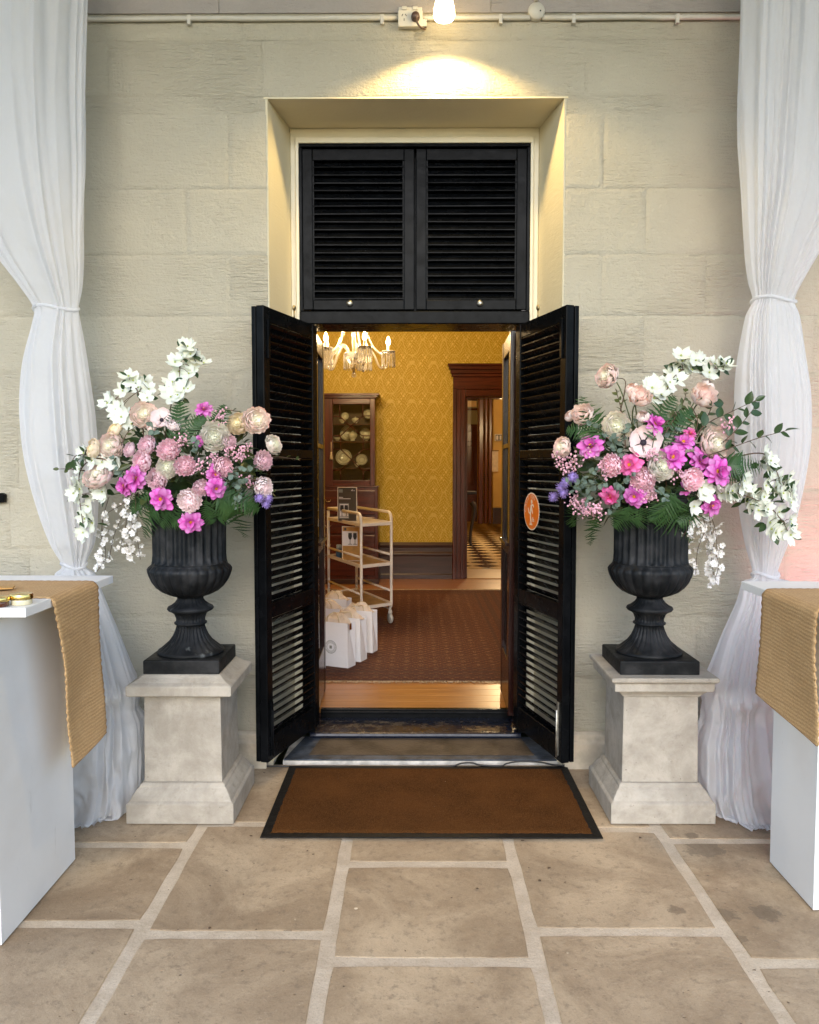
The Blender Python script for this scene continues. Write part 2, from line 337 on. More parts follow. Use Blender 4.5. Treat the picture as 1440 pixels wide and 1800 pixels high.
# ------------------------------------------------------------------ mesh builder
class MB:
    def __init__(s): s.v, s.f, s.mi, s.g, s.m, s.sm = [], [], [], [], 0, []
    def add(s, vs, fs, grad=None, smooth=True):
        b = len(s.v); s.v += [tuple(q) for q in vs]; s.f += [tuple(i + b for i in q) for q in fs]; s.mi += [s.m] * len(fs); s.sm += [smooth] * len(fs)
        s.g += grad if grad else [(0, 0, 0)] * len(vs); return s
    def box(s, lo, hi, T=None):
        x0, y0, z0 = lo; x1, y1, z1 = hi
        vs = [Vector(q) for q in ((x0,y0,z0),(x1,y0,z0),(x1,y1,z0),(x0,y1,z0),(x0,y0,z1),(x1,y0,z1),(x1,y1,z1),(x0,y1,z1))]
        if T: vs = [T @ q for q in vs]
        return s.add(vs, [(0,3,2,1),(4,5,6,7),(0,1,5,4),(1,2,6,5),(2,3,7,6),(3,0,4,7)], smooth=False)
    def poly(s, pts, vec, T=None):
        """flat outline extruded by vec"""
        n = len(pts); a = [Vector(q) for q in pts]; vec = Vector(vec); b = [q + vec for q in a]
        vs = a + b
        if T: vs = [T @ q for q in vs]
        return s.add(vs, [tuple(range(n - 1, -1, -1)), tuple(range(n, 2 * n))] + [(i, (i + 1) % n, n + (i + 1) % n, n + i) for i in range(n)], smooth=False)
    def tube(s, path, r, seg=8, cap=True):
        path = [Vector(q) for q in path]; n = len(path); rs = r if isinstance(r, (list, tuple)) else [r] * n
        vs, fs = [], []; prev = None
        for i, q in enumerate(path):
            t = (path[min(i + 1, n - 1)] - path[max(i - 1, 0)]); t = t.normalized() if t.length > 1e-9 else Vector((0, 0, 1))
            if prev is None: u = t.orthogonal().normalized()
            else:
                u = prev - t * prev.dot(t); u = u.normalized() if u.length > 1e-6 else t.orthogonal().normalized()
            prev = u; w = t.cross(u)
            vs += [q + (u * math.cos(a) + w * math.sin(a)) * rs[i] for a in (2 * math.pi * k / seg for k in range(seg))]
        for i in range(n - 1):
            for k in range(seg):
                a, b = i * seg + k, i * seg + (k + 1) % seg; fs.append((a, b, b + seg, a + seg))
        if cap: fs += [tuple(range(seg - 1, -1, -1)), tuple(range((n - 1) * seg, n * seg))]
        return s.add(vs, fs)
    def lathe(s, prof, seg=32, mod=None, T=None, closed=True):
        """prof = [(r, z[, amp])]; mod(angle) in 0..1 pulls the radius in by amp"""
        vs, fs = [], []
        for q in prof:
            r, z = q[0], q[1]; amp = q[2] if len(q) > 2 else 0
            for k in range(seg):
                a = 2 * math.pi * k / seg; rr = r - amp * (mod(a) if mod else 0)
                vs.append(Vector((rr * math.cos(a), rr * math.sin(a), z)))
        if T: vs = [T @ q for q in vs]
        n = len(prof)
        for i in range(n - 1):
            for k in range(seg):
                a, b = i * seg + k, i * seg + (k + 1) % seg; fs.append((a, b, b + seg, a + seg))
        if closed: fs += [tuple(range(seg - 1, -1, -1)), tuple(range((n - 1) * seg, n * seg))]
        return s.add(vs, fs)
    def ball(s, c, r, seg=12, sq=(1, 1, 1)):
        c = Vector(c); n = max(5, seg // 2 + 1)
        T = Matrix.Translation(c) @ Matrix.Diagonal((sq[0], sq[1], sq[2], 1))
        return s.lathe([(max(1e-4, r * math.sin(math.pi * i / (n - 1))), -r * math.cos(math.pi * i / (n - 1))) for i in range(n)], seg, T=T)
    def grid(s, rows, grad=None):
        n, m = len(rows), len(rows[0])
        return s.add([q for r in rows for q in r], [(i*m+j, i*m+j+1, (i+1)*m+j+1, (i+1)*m+j) for i in range(n-1) for j in range(m-1)], [q for r in grad for q in r] if grad else None)
    def mesh(s, name, mats, smooth=None):
        me = bpy.data.meshes.new(name); me.from_pydata(s.v, [], s.f)
        for k in (mats if isinstance(mats, (list, tuple)) else [mats]): me.materials.append(M[k])
        me.polygons.foreach_set('material_index', s.mi); me.polygons.foreach_set('use_smooth', s.sm if smooth is None else [smooth] * len(s.f))
        at = me.color_attributes.new('grad', 'FLOAT_COLOR', 'POINT')
        at.data.foreach_set('color', [c for q in s.g for c in (*q, 1)]); me.update(); return me
def thing(o, label, cat, group=None):
    o['label'] = label; o['category'] = cat
    if group: o['group'] = group
    return o
def link(name, data, parent=None, mat=None):
    o = bpy.data.objects.new(name, data); col.objects.link(o)
    if parent: o.parent = parent
    if mat is not None: o.matrix_local = mat
    return o
def empty(name, loc=(0, 0, 0), label=None, cat=None, group=None, rz=0):
    o = link(name, None); o.location = loc; o.rotation_euler = (0, 0, rz); o.empty_display_size = .1
    if label: thing(o, label, cat, group)
    return o
def build(mb, name, mats, parent=None, bevel=0, seg=2, smooth=None, mat=None):
    """mesh built in the parent's own frame"""
    o = link(name, mb.mesh(name, mats, smooth), parent, mat)
    if bevel: 
        b = o.modifiers.new('bevel', 'BEVEL'); b.width = bevel; b.segments = seg; b.limit_method = 'ANGLE'; b.angle_limit = R(40); b.harden_normals = False
    return o
def struct(o): o['kind'] = 'structure'; return o
def stuff(o): o['kind'] = 'stuff'; return o
def box(name, lo, hi, mat, parent=None, bevel=0, seg=2): return build(MB().box(lo, hi), name, mat, parent, bevel, seg)

# ------------------------------------------------------------------ depths read off the paving
YW = PF(700, 1347).y                   # outer face of the house wall
YI = YW + .37                          # back of the stone reveal
ZF = .12                               # floor level indoors
YB = 10.5                              # back wall of the room
# ------------------------------------------------------------------ ground
g = MB(); g.add([(-900, -900, -.17), (900, -900, -.17), (900, 900, -.17), (-900, 900, -.17)], [(0, 1, 2, 3)]); struct(build(g, 'bounce_lawn', 'bounce_lawn'))  # unseen grass, added for the green light it bounces onto the wall
pav = MB(); pav.box((-4.6, -1.2, -.16), (4.6, YW + .02, -.0006)); paving = struct(build(pav, 'paving', 'mortar'))
def flag(x0, x1, y0, y1, rn):
    j = .024; x0 += j; x1 -= j; y0 += j; y1 -= j
    pts = []; c = [(x0, y0), (x1, y0), (x1, y1), (x0, y1)]
    for i in range(4):
        a, b = Vector(c[i]), Vector(c[(i + 1) % 4]); d = (b - a); nrm = Vector((d.y, -d.x)).normalized(); n = 7
        for k in range(n):
            t = k / n; q = a + d * t + nrm * rn.uniform(-.0028, .0022)
            if k == 0: q += (Vector(((x0 + x1) / 2, (y0 + y1) / 2)) - q).normalized() * .006
            pts.append(q)
    cx, cy = (x0 + x1) / 2, (y0 + y1) / 2; n = len(pts); top = rn.uniform(.0014, .0030); mb = MB()
    vs = [(q.x, q.y, -.01) for q in pts] + [(q.x, q.y, top - .0016) for q in pts] + [(q.x + (cx - q.x) * .012, q.y + (cy - q.y) * .012, top) for q in pts]
    fs = [(i, (i + 1) % n, n + (i + 1) % n, n + i) for i in range(n)] + [(n + i, n + (i + 1) % n, 2*n + (i + 1) % n, 2*n + i) for i in range(n)] + [tuple(range(2*n, 3*n))]
    mb.add(vs, fs, smooth=False); return mb
xs = [-4.2, -3.55, -2.9, -2.25, -1.58, -.935, -.285, .40, 1.068, 1.74, 2.4, 3.05, 3.7, 4.35]
yq = lambda py: PF(720, py).y
known = {4: [yq(1627), yq(1487)], 5: [yq(1645), yq(1450)], 6: [yq(1692), yq(1520)], 7: [yq(1638), yq(1458)], 8: [yq(1692), yq(1478)]}
frn = random.Random(3)
for i in range(len(xs) - 1):
    ks = sorted(known.get(i, [2.5 + frn.uniform(0, .6), ]))
    while ks[0] > -1.0: ks.insert(0, ks[0] - frn.uniform(.58, .68))
    while ks[-1] < YW - .35: ks.append(ks[-1] + frn.uniform(.58, .66))
    ks = [q for q in ks if q < YW - .2] + [YW + .015]; ks[0] = -1.19
    for a, b in zip(ks, ks[1:]):
        if b - a > .1: build(flag(xs[i], xs[i + 1], a, b, frn), 'flagstone', 'flag', paving)

# verandah roof over the paving, open to the garden behind the camera
vr = MB(); vr.box((-4.6, -1.0, 5.3), (4.6, YW + .3, 5.42)); struct(build(vr, 'verandah_ceiling', 'soffit'))

# ------------------------------------------------------------------ house wall, block by block
rl, rr_ = P(471.5, 300, YW).x, P(991, 300, YW).x; rt = P(730, 173, YW).z       # opening in the outer face
il, ir = P(511, 300, YI).x, P(947, 300, YI).x; it = P(730, 226, YI).z          # opening at the back of the splay
wall = thing(empty('house_wall', (0, YW, 0)), 'cream painted tooled sandstone house wall around the black shuttered doorway', 'wall')
EX = 4.6
core = MB()
for lo, hi in (((-EX, .0034, 0), (rl - .0, .6, 5.3)), ((rr_, .0034, 0), (EX, .6, 5.3)), ((rl, .0034, rt), (rr_, .6, 5.3))):
    if lo[0] == -EX: hi = (rl - .004, hi[1], hi[2])
    elif hi[0] == EX: lo = (rr_ + .004, lo[1], lo[2])
    else: lo = (lo[0] - .0035, lo[1], rt + .004); hi = (hi[0] + .0035, hi[1], hi[2])
    core.box(lo, hi)
build(core, 'mortar_core', 'wall', wall)
zc = [P(720, q, YW).z for q in (1286, 1192, 1084, 965, 860, 752, 655, 555, 447, 331, 200, 71)] + [4.25, 4.64, 5.02, 5.3]
brn = random.Random(11)
def block(x0, x1, z0, z1):
    j = .0022; d = brn.uniform(.0005, .0019); mb = MB(); e = .009
    mb.box((x0 + j, -.0, z0 + j), (x1 - j, .02, z1 - j))
    vs = mb.v; y0 = -d + .0008
    mb = MB(); n = 6; m = 4; xa, xb, za, zb = x0 + j, x1 - j, z0 + j, z1 - j
    rows = []
    for i in range(m + 1):
        r_ = []
        for k in range(n + 1):
            x = xa + (xb - xa) * k / n; z = za + (zb - za) * i / m
            edge = i in (0, m) or k in (0, n)
            x += brn.uniform(-.003, .003) if edge and k not in (0, n) else (brn.uniform(-.002, .002) if edge else 0)
            z += brn.uniform(-.0025, .0025) if edge else 0
            r_.append((x, (.0022 if edge else y0) , z))
        rows.append(r_)
    # thin the border band
    for r_ in rows:
        r_[1] = (xa + min(.02, (xb - xa) * .3), r_[1][1], r_[1][2]); r_[-2] = (xb - min(.02, (xb - xa) * .3), r_[-2][1], r_[-2][2])
    for k in range(n + 1):
        for i, zz in ((1, za + .016), (m - 1, zb - .016)):
            q = rows[i][k]; rows[i][k] = (q[0], q[1], zz + brn.uniform(-.003, .003))
    mb.grid(rows); mb.sm = [False] * len(mb.f); return mb
for i in range(len(zc) - 1):
    z0, z1 = zc[i], zc[i + 1]; odd = i % 2
    spans = []
    if z1 < rt + .01 or z0 < rt - .15:
        zt = z1
        q = .20 if odd else .42
        for sgn, e0 in ((-1, rl), (1, rr_)):
            x = e0; first = True
            while abs(x) < EX:
                L = q + (0 if first else brn.uniform(.30, .62)); first = False
                if L < .3 and q > .3: L = .42
                spans.append(tuple(sorted((x, x + sgn * L)))); x += sgn * L
        for a, b in spans: build(block(a, b, z0, z1), 'stone_block', 'wall', wall)
    else:
        x = -EX + (.3 if odd else 0)
        while x < EX:
            L = brn.uniform(.62, .95); build(block(x, x + L, max(z0, rt + .012), z1), 'stone_block', 'wall', wall); x += L
zw = P(720, 24, YW).z
x = -EX
while x < EX:
    L = min(brn.uniform(1.1, 1.6), EX - x); box('top_band', (x + .001, -.010, zw), (x + L - .001, .004, 5.29), 'bandtone', wall, .002, 1); x += L  # thin, darker greyish-pink band across the top of the wall
# splayed smooth reveals
for sg, a, b in ((-1, rl, il), (1, rr_, ir)):
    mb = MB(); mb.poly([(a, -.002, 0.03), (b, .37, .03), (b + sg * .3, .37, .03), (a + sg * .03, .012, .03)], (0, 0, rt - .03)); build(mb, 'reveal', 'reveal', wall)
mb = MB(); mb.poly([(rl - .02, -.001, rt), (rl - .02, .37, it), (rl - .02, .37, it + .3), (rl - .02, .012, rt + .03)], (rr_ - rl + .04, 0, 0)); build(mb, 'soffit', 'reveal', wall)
# bare stone plinth course along the foot of the wall
zp = P(1040, 1287, YW - .02).z
for a, b, nm in ((-EX, rl - .03, 0), (rr_ + .03, EX, 1)):
    x = a; prn = random.Random(5 + nm)
    while x < b - .01:
        L = min(b - x, prn.uniform(.6, .95)); 
        mb = MB(); mb.poly([(x + .002, .012, 0), (x + .002, -.045, 0), (x + .002, -.045, zp - .055), (x + .002, -.032, zp - .042), (x + .002, -.03, zp - .012), (x + .002, -.012, zp), (x + .002, .012, zp)], (L - .004, 0, 0))
        build(mb, 'plinth_stone', 'plinth', wall, .003, 1); x += L

# ------------------------------------------------------------------ door frame, sills
frame = empty('door_frame', ((il + ir) / 2, YI, 0), 'black painted timber door frame with transom bar and cream moulding', 'door frame')
fx = frame.location.x
fl, fr_ = P(526, 300, YI).x - fx, P(932, 300, YI).x - fx; ft = P(730, 254, YI).z
zt0, zt1 = P(730, 571, YI).z, P(730, 548, YI).z                 # transom bar
dl, dr = P(552, 800, YI).x - fx, P(913, 800, YI).x - fx         # clear door opening
for sg, a, b in ((-1, il - fx, fl), (1, fr_, ir - fx)):
    for k, (w0, w1, yy) in enumerate(((0, .62, -.012), (.62, 1.0, -.026))):
        x0, x1 = (a + (b - a) * w0, a + (b - a) * w1) if sg < 0 else (b - (b - a) * w1, b - (b - a) * w0)
        box('moulding', (x0, yy, .06), (x1, .05, it - (it - ft) * w0 - .0015), 'cream', frame, .004)
hL = it - ft
box('moulding', (il - fx + .0015, -.0125, ft + hL * .40), (ir - fx - .0015, .05, it - .001), 'cream', frame, .004)
box('moulding', (il - fx + (fl - il + fx) * .62, -.0265, ft + .0005), (ir - fx - (ir - fx - fr_) * .62, .05, ft + hL * .40 - .001), 'cream', frame, .004)
for a, b in ((fl + .001, dl), (dr, fr_ - .001)): box('jamb', (a, -.022, .062), (b, .068, zt0 - .001), 'black', frame, .004)
for a, b in ((fl + .001, fl + .018), (fr_ - .018, fr_ - .001)): box('jamb', (a, -.022, zt1 + .001), (b, .10, ft - .02), 'black', frame, .003)
box('transom_bar', (fl + .001, -.034, zt0), (fr_ - .001, .24, zt1), 'black', frame, .006)
box('head', (fl + .001, -.022, ft - .019), (fr_ - .001, .10, ft - .001), 'black', frame, .003)
box('dark_backing', (fl + .02, .07, zt1 + .002), (fr_ - .02, .09, ft - .02), 'black', frame)  # added dark sheet that keeps the gaps between the slats black
for sg, X in ((-1, dl), (1, dr)):
    for py in (618, 890, 1160):
        z = P(908, py, YI).z; box('hinge', (X + (-.002 if sg > 0 else -.006), -.03, z - .05), (X + (.006 if sg > 0 else .002), .045, z + .05), 'steel', frame, .0015, 1)
def fit(name, mat, x0, x1, y0, y1, z0, z1, label, cat, bevel=.006, parent=None):
    o = empty(name, ((x0 + x1) / 2, (y0 + y1) / 2, z0), label, cat); hx, hy = (x1 - x0) / 2, (y1 - y0) / 2
    return o, (-hx, -hy, 0), (hx, hy, z1 - z0)
# stone door step: slate slab with a worn blue-painted rim on a white base
x0, x1 = PF(497, 1336, .03).x, PF(985, 1336, .03).x; y0 = PF(720, 1336, .03).y
st = empty('stone_step', ((x0 + x1) / 2, y0, 0), 'low blue grey slate doorstep with whitewashed front edge', 'step')
w = (x1 - x0) / 2
box('riser', (-w, .004, 0), (w, YI - y0 + .02, .026), 'whitewash', st, .002)
T = MB(); T.poly([(-w + .004, -.004, 0), (w - .004, -.004, 0), (w - .07, .36, 0), (-w + .07, .36, 0)], (0, 0, .008), Matrix.Translation((0, 0, .0262))); build(T, 'slab_rim', 'bluepaint', st, .002, 1)
T = MB(); T.poly([(-w + .13, .055, 0), (w - .13, .055, 0), (w - .17, .352, 0), (-w + .17, .352, 0)], (0, 0, .003), Matrix.Translation((0, 0, .0345))); build(T, 'slab', 'bluestone', st, .001, 1)
ys = PF(720, 1298, .034).y; w2 = (PF(918, 1296, .06).x - PF(543, 1296, .06).x) / 2; cx = (PF(918, 1296, .06).x + PF(543, 1296, .06).x) / 2
ts = empty('timber_sill', (cx, ys, 0), 'glossy navy painted timber door sill with rounded nosing', 'sill')
ytop = PF(720, 1263, .068).y
T = MB(); prof = [(0, .0345), (0, .036), (-.012, .040), (-.016, .052), (-.010, .064), (.004, .068), (ytop - ys, .072), (ytop - ys, .0345)]
T.poly([(-w2, a, b) for a, b in prof], (2 * w2, 0, 0)); build(T, 'nosing', 'navy', ts, .003)
T = MB(); T.box((dl + fx - cx + .002, ytop - ys + .001, .0345), (dr + fx - cx - .002, ytop - ys + .04, ZF + .004)); build(T, 'upstand', 'black', ts, .004)
box('upstand_lip', (dl + fx - cx + .003, ytop - ys - .012, ZF - .022), (dr + fx - cx - .003, ytop - ys + .0005, ZF - .006), 'black', ts, .004)
YT = ytop + .042
# ------------------------------------------------------------------ shutters
def shutter(name, loc, ang, W, H, panels, tilt, label, cat, group=None, t=.042, pitch=.0405, stile=.062, slatw=.05, parts=True):
    """hinge edge at the origin, x across the leaf, panels = [(z0, z1)] louvred openings"""
    o = empty(name, loc, label, cat, group, ang)
    for x0 in (0, W - stile): box('stile', (x0, -t/2, 0), (x0 + stile, t/2, H), 'black', o, .004)
    zz = [0] + [q for p_ in panels for q in p_] + [H]
    for k in range(0, len(zz), 2): box('rail', (stile + .0005, -t/2 + .002, zz[k] + (.0008 if k == 0 else 0)), (W - stile - .0005, t/2 - .002, zz[k + 1] - (.0008 if k + 1 == len(zz) - 1 else 0)), 'black', o, .003)
    L = W - 2 * stile
    sm = MB(); 
    pr = [(-slatw/2, 0), (-slatw/2 + .004, -.0038), (slatw/2 - .004, -.0038), (slatw/2, 0), (slatw/2 - .004, .0038), (-slatw/2 + .004, .0038)]
    sm.poly([(-.004, a, b) for a, b in pr], (L + .008, 0, 0)); me = sm.mesh('slat', 'black')
    for z0, z1 in panels:
        for sx in (stile, W - stile - .008): box('bead', (sx, -t/2 + .006, z0 + .001), (sx + .008, t/2 - .006, z1 - .001), 'black', o)
        n = max(1, round((z1 - z0) / pitch)); d = (z1 - z0) / n
        for k in range(n):
            a = tilt * R(46 + rnd.uniform(-2.5, 2.5))
            link('slat', me, o, Matrix.Translation((stile, 0, z0 + (k + .5) * d)) @ Matrix.Rotation(R(rnd.uniform(-.25, .25)), 4, 'Y') @ Matrix.Rotation(a, 4, 'X'))
    return o
lh, lo_ = P(553, 800, YI - .03), P(459, 800, YW - .27)
rh, ro_ = P(911.5, 800, YI - .03), P(1000, 800, YW - .27)
SZ0 = .118; SZ1 = zt0 - .012; SH = SZ1 - SZ0
pn = [(.12, .715), (.79, 1.51), (1.555, SH - .075)]
def leaf_at(h, o): d = Vector((o.x - h.x, o.y - h.y)); return math.atan2(d.y, d.x), d.length
angL, WL = leaf_at(lh, lo_); angR, WR = leaf_at(rh, ro_)
shl = shutter('louvred_shutter', (lh.x, lh.y, SZ0), angL, WL, SH, pn, 1, 'black louvred door shutter folded open, without any sticker', 'shutter')
shr = shutter('louvred_shutter', (rh.x, rh.y, SZ0), angR, WR, SH, pn, -1, 'black louvred door shutter folded open with round orange caution sticker', 'shutter')
for o, W, sg in ((shl, WL, 1), (shr, WR, -1)):
    box('meeting_stile', (W - .026, -sg * .022 - .010 * sg - .010, .004), (W + .006, -sg * .022 - .010 * sg + .012, SH - .004), 'black', o, .003)
    h = MB(); h.tube([(.25, 0, SH - .002), (.25, 0, SH + .045)], .004); h.ball((.25, 0, SH + .055), .013, 12, (1, .7, 1.2)); build(h, 'hook', 'brass', o)
    h = MB(); h.box((W - .05, sg * .0205, .03), (W - .03, sg * .029, .30)); h.tube([(W - .04, sg * .03, .02), (W - .04, sg * .03, .26)], .005); build(h, 'bolt', 'steel' if sg < 0 else 'black', o, .002, 1)
    h = MB(); h.box((W - .055, sg * .0205, SH - .25), (W - .03, sg * .030, SH - .06)); build(h, 'bolt', 'black', o, .002, 1)
# the caution sticker on the inside face
ss = empty('caution_sticker', (0, 0, 0)); ss.parent = shr
Ls = .62
def on_leaf(px, py):           # where the pixel meets the inside face of the right leaf
    dv = ray(px, py); a = Vector((math.cos(angR), math.sin(angR), 0)); nrm = Vector((-a.y, a.x, 0)); p0 = Vector(rh) - nrm * .0235; p0.z = 0
    t_ = (p0 - O).dot(nrm) / dv.dot(nrm); q = O + dv * t_ - p0; return q.dot(a), q.z - SZ0
cxs, czs = on_leaf(935.5, 899); rs = (on_leaf(935.5, 866)[1] - on_leaf(935.5, 932)[1]) / 2
bpy.data.objects.remove(ss)
def disc(r, y, n=40): return [(r * math.cos(2 * math.pi * k / n), y, r * math.sin(2 * math.pi * k / n)) for k in range(n)]
TS = Matrix.Translation((cxs, -.0255, czs))
stk = build(MB().poly(disc(rs, 0), (0, -.0012, 0), TS), 'sticker', 'sticker_white', shr); stk['label'] = 'round orange caution sticker with white walking figure'
build(MB().poly(disc(rs * .94, -.0014), (0, -.0006, 0), TS), 'sticker_field', 'orange', stk)
pr = MB(); yy = -.0022
def bar(mb, a, b, w0, w1, y, th=-.0005, T=None):
    a, b = Vector((a[0], 0, a[1])), Vector((b[0], 0, b[1])); d = (b - a).normalized(); n_ = Vector((-d.z, 0, d.x))
    mb.poly([(q.x, y, q.z) for q in (a - n_ * w0, b - n_ * w1, b + n_ * w1, a + n_ * w0)], (0, th, 0), T)
k = rs
for a, b, w0, w1 in (((.0, .33), (-.12, -.12), .085, .07), ((-.12, -.1), (-.05, -.62), .065, .05), ((-.14, -.12), (-.33, -.05), .05, .045), ((-.33, -.05), (-.42, .18), .045, .035),
                     ((.0, .34), (.24, .36), .045, .045), ((.24, .36), (.30, .22), .045, .035), ((.04, .2), (.17, -.12), .045, .035), ((-.25, -.70), (.15, -.70), .03, .03), ((-.12, -.64), (.10, -.66), .03, .03),
                     ((.08, -.42), (.36, -.42), .022, .022), ((.08, -.50), (.40, -.50), .022, .022), ((.10, -.34), (.26, -.34), .022, .022)):
    bar(pr, (a[0] * k, a[1] * k), (b[0] * k, b[1] * k), w0 * k, w1 * k, yy, T=TS)
pr.poly([(.03 * k + q[0] * .10, yy, .52 * k + q[2] * .12) for q in disc(k, 0, 16)], (0, -.0005, 0), TS)
def letters(txt, size):
    cu = bpy.data.curves.new('t', 'FONT'); cu.body = txt; cu.size = size; cu.align_x = 'CENTER'; ob = bpy.data.objects.new('t', cu); col.objects.link(ob)
    dg = bpy.context.evaluated_depsgraph_get(); me = bpy.data.meshes.new_from_object(ob.evaluated_get(dg)); bpy.data.objects.remove(ob)
    vs = [v.co.copy() for v in me.vertices]; fs = [tuple(q.vertices) for q in me.polygons]; bpy.data.meshes.remove(me); return vs, fs
for i, ch in enumerate('CAUTION'):
    a = R(178 - i * 19); vs, fs = letters(ch, .30 * k)
    Tm = TS @ Matrix.Translation((math.cos(a) * k * .70, yy - .0004, math.sin(a) * k * .70)) @ Matrix.Rotation(-(a - math.pi / 2), 4, 'Y') @ Matrix.Rotation(math.pi / 2, 4, 'X')
    pr.add([Tm @ q for q in vs], fs, smooth=False)
build(pr, 'print', 'sticker_white', stk)
# transom pair
zb0, zb1 = P(730, 545, YI).z, P(730, 262, YI).z
for xa, xb in ((P(532, 400, YI).x, P(728.5, 400, YI).x), (P(731.5, 400, YI).x, P(926, 400, YI).x)):
    t_ = shutter('transom_shutter', (xa, YI + .012, zb0), 0, xb - xa, zb1 - zb0, [(.055, zb1 - zb0 - .062)], 1, 'closed black louvred transom shutter above the doorway, one of a pair', 'shutter', 'closed transom shutters above the door', pitch=.0415, stile=.057)
    W = xb - xa
    kb = MB(); kb.lathe([(.004, 0), (.018, .002), (.018, .008), (.006, .014)], 20, T=Matrix.Translation((W * (.42 if xa < 0 else .58), -.021, .035)) @ Matrix.Rotation(R(90), 4, 'X')); build(kb, 'latch', 'steel', t_)
    for z in (.14, zb1 - zb0 - .2):
        xh = -.006 if xa < -.1 else W + .001
        box('hinge', (xh, -.026, z), (xh + .005, .0, z + .09), 'steel', t_, .001, 1)
# ------------------------------------------------------------------ door mat and cable
mx0, mx1, mx2, mx3 = PF(457, 1477), PF(1059, 1475), PF(503, 1346), PF(985, 1344)
mat_o = empty('door_mat', ((mx0.x + mx1.x) / 2, (mx0.y + mx2.y) / 2, .009), 'brown carpet door mat with black rubber border', 'mat')
mw = (mx1.x - mx0.x) / 2; yb_ = min(mx2.y, YW - .03); mh = (yb_ - mx0.y) / 2; mat_o.location.y = (yb_ + mx0.y) / 2
build(MB().poly([(-mw, -mh, 0), (mw, -mh, 0), (mw, mh, 0), (-mw, mh, 0)], (0, 0, .005)), 'rubber_border', 'rubber', mat_o, .002, 2)
e = .04; rows = []; mr = random.Random(4)
n1, n2 = 90, 50
for j in range(n2 + 1):
    r_ = []
    for i in range(n1 + 1):
        x = -mw + e + (2 * mw - 2 * e) * i / n1; y = -mh + e + (2 * mh - 2 * e) * j / n2; ed = i in (0, n1) or j in (0, n2)
        r_.append((x + (mr.uniform(-.003, .003) if ed else 0), y + (mr.uniform(-.003, .003) if ed else 0), .0052 if ed else .0095 + noise.noise((x * 6, y * 6, 0)) * .0015 + mr.uniform(-.0006, .0006)))
    rows.append(r_)
build(MB().grid(rows), 'pile', 'coir', mat_o)
cb = MB(); yc = YW - .035
def crv(pts, n=10):
    pts = [Vector(q) for q in pts]; out = []
    for i in range(len(pts) - 1):
        a, b, c, d = pts[max(i - 1, 0)], pts[i], pts[i + 1], pts[min(i + 2, len(pts) - 1)]
        for k in range(n):
            t = k / n; out.append(.5 * ((2 * b) + (c - a) * t + (2 * a - 5 * b + 4 * c - d) * t * t + (3 * b - a - 3 * c + d) * t ** 3))
    return out + [pts[-1]]
pts = [PF(440, 1352, .012), PF(470, 1356, .012), PF(505, 1357, .012)]
pts = [Vector((P(q, 1340, yc).x, yc, z)) for q, z in ((415, .012), (470, .012), (505, .011), (560, .013), (640, .012), (720, .012), (790, .014), (812, .030), (830, .032), (845, .020), (880, .016), (892, .030), (915, .040), (950, .036), (975, .022), (1010, .014), (1040, .012))]
o = build(cb.tube(crv(pts), .0045, 8), 'power_cable', 'cable'); thing(o, 'thin black cable looped along the wall behind the door mat', 'cable')

# ------------------------------------------------------------------ pedestals and urns
def sq_profile(prof, mat, name, parent, bevel=.004):
    """stack of square rings [(half, z)]"""
    mb = MB(); vs = []; n = len(prof)
    for h, z in prof: vs += [(-h, -h, z), (h, -h, z), (h, h, z), (-h, h, z)]
    fs = [(3, 2, 1, 0)] + [(i*4 + k, i*4 + (k+1) % 4, (i+1)*4 + (k+1) % 4, (i+1)*4 + k) for i in range(n-1) for k in range(4)] + [tuple((n-1)*4 + k for k in range(4))]
    # cut each face into strips so wear can be sculpted in
    mb.add(vs, fs, smooth=False); return build(mb, name, mat, parent, bevel, 2)
def pedestal(pxl, pxr, py, label, cap):
    a, b = PF(pxl, py), PF(pxr, py); hw = (b.x - a.x) / 2; cx = (a.x + b.x) / 2; cy = a.y + hw
    o = empty('stone_pedestal', (cx, cy, .006), label, 'pedestal')
    sh = hw * .735; H = .655
    sq_profile([(hw, 0), (hw, .088), (hw - .006, .094), (hw - .012, .098), (hw - .018, .112), (hw - .034, .138), (hw - .046, .15), (hw - .046, .156), (sh + .006, .166)], 'stone', 'base', o, .005)
    sq_profile([(sh + .002, .167), (sh, .17), (sh - .004, .55), (sh - .004, .556)], 'stone', 'shaft', o, .004)
    if cap == 'slope': sq_profile([(sh + .002, .557), (sh + .022, .560), (hw - .016, .568), (hw - .006, .572), (hw - .005, .614), (hw - .014, .620), (hw - .028, .626), (hw - .052, .642), (hw - .066, H)], 'stone', 'cap', o, .004)
    else: sq_profile([(sh + .004, .557), (sh + .008, .566), (sh + .022, .580), (sh + .026, .584), (sh + .034, .588), (hw - .014, .590), (hw - .012, .626), (hw - .002, .632), (hw + .004, .638), (hw + .004, H - .004), (hw, H)], 'stone', 'cap', o, .003)
    return o, cx, cy, hw, H + .006
pedL, *pl = pedestal(222, 411, 1451, 'pale stone pedestal whose cap slopes back to a small top', 'slope')
pedR, *pr_ = pedestal(1074, 1258, 1451, 'pale stone pedestal whose flat cap overhangs at the top edge', 'flat')
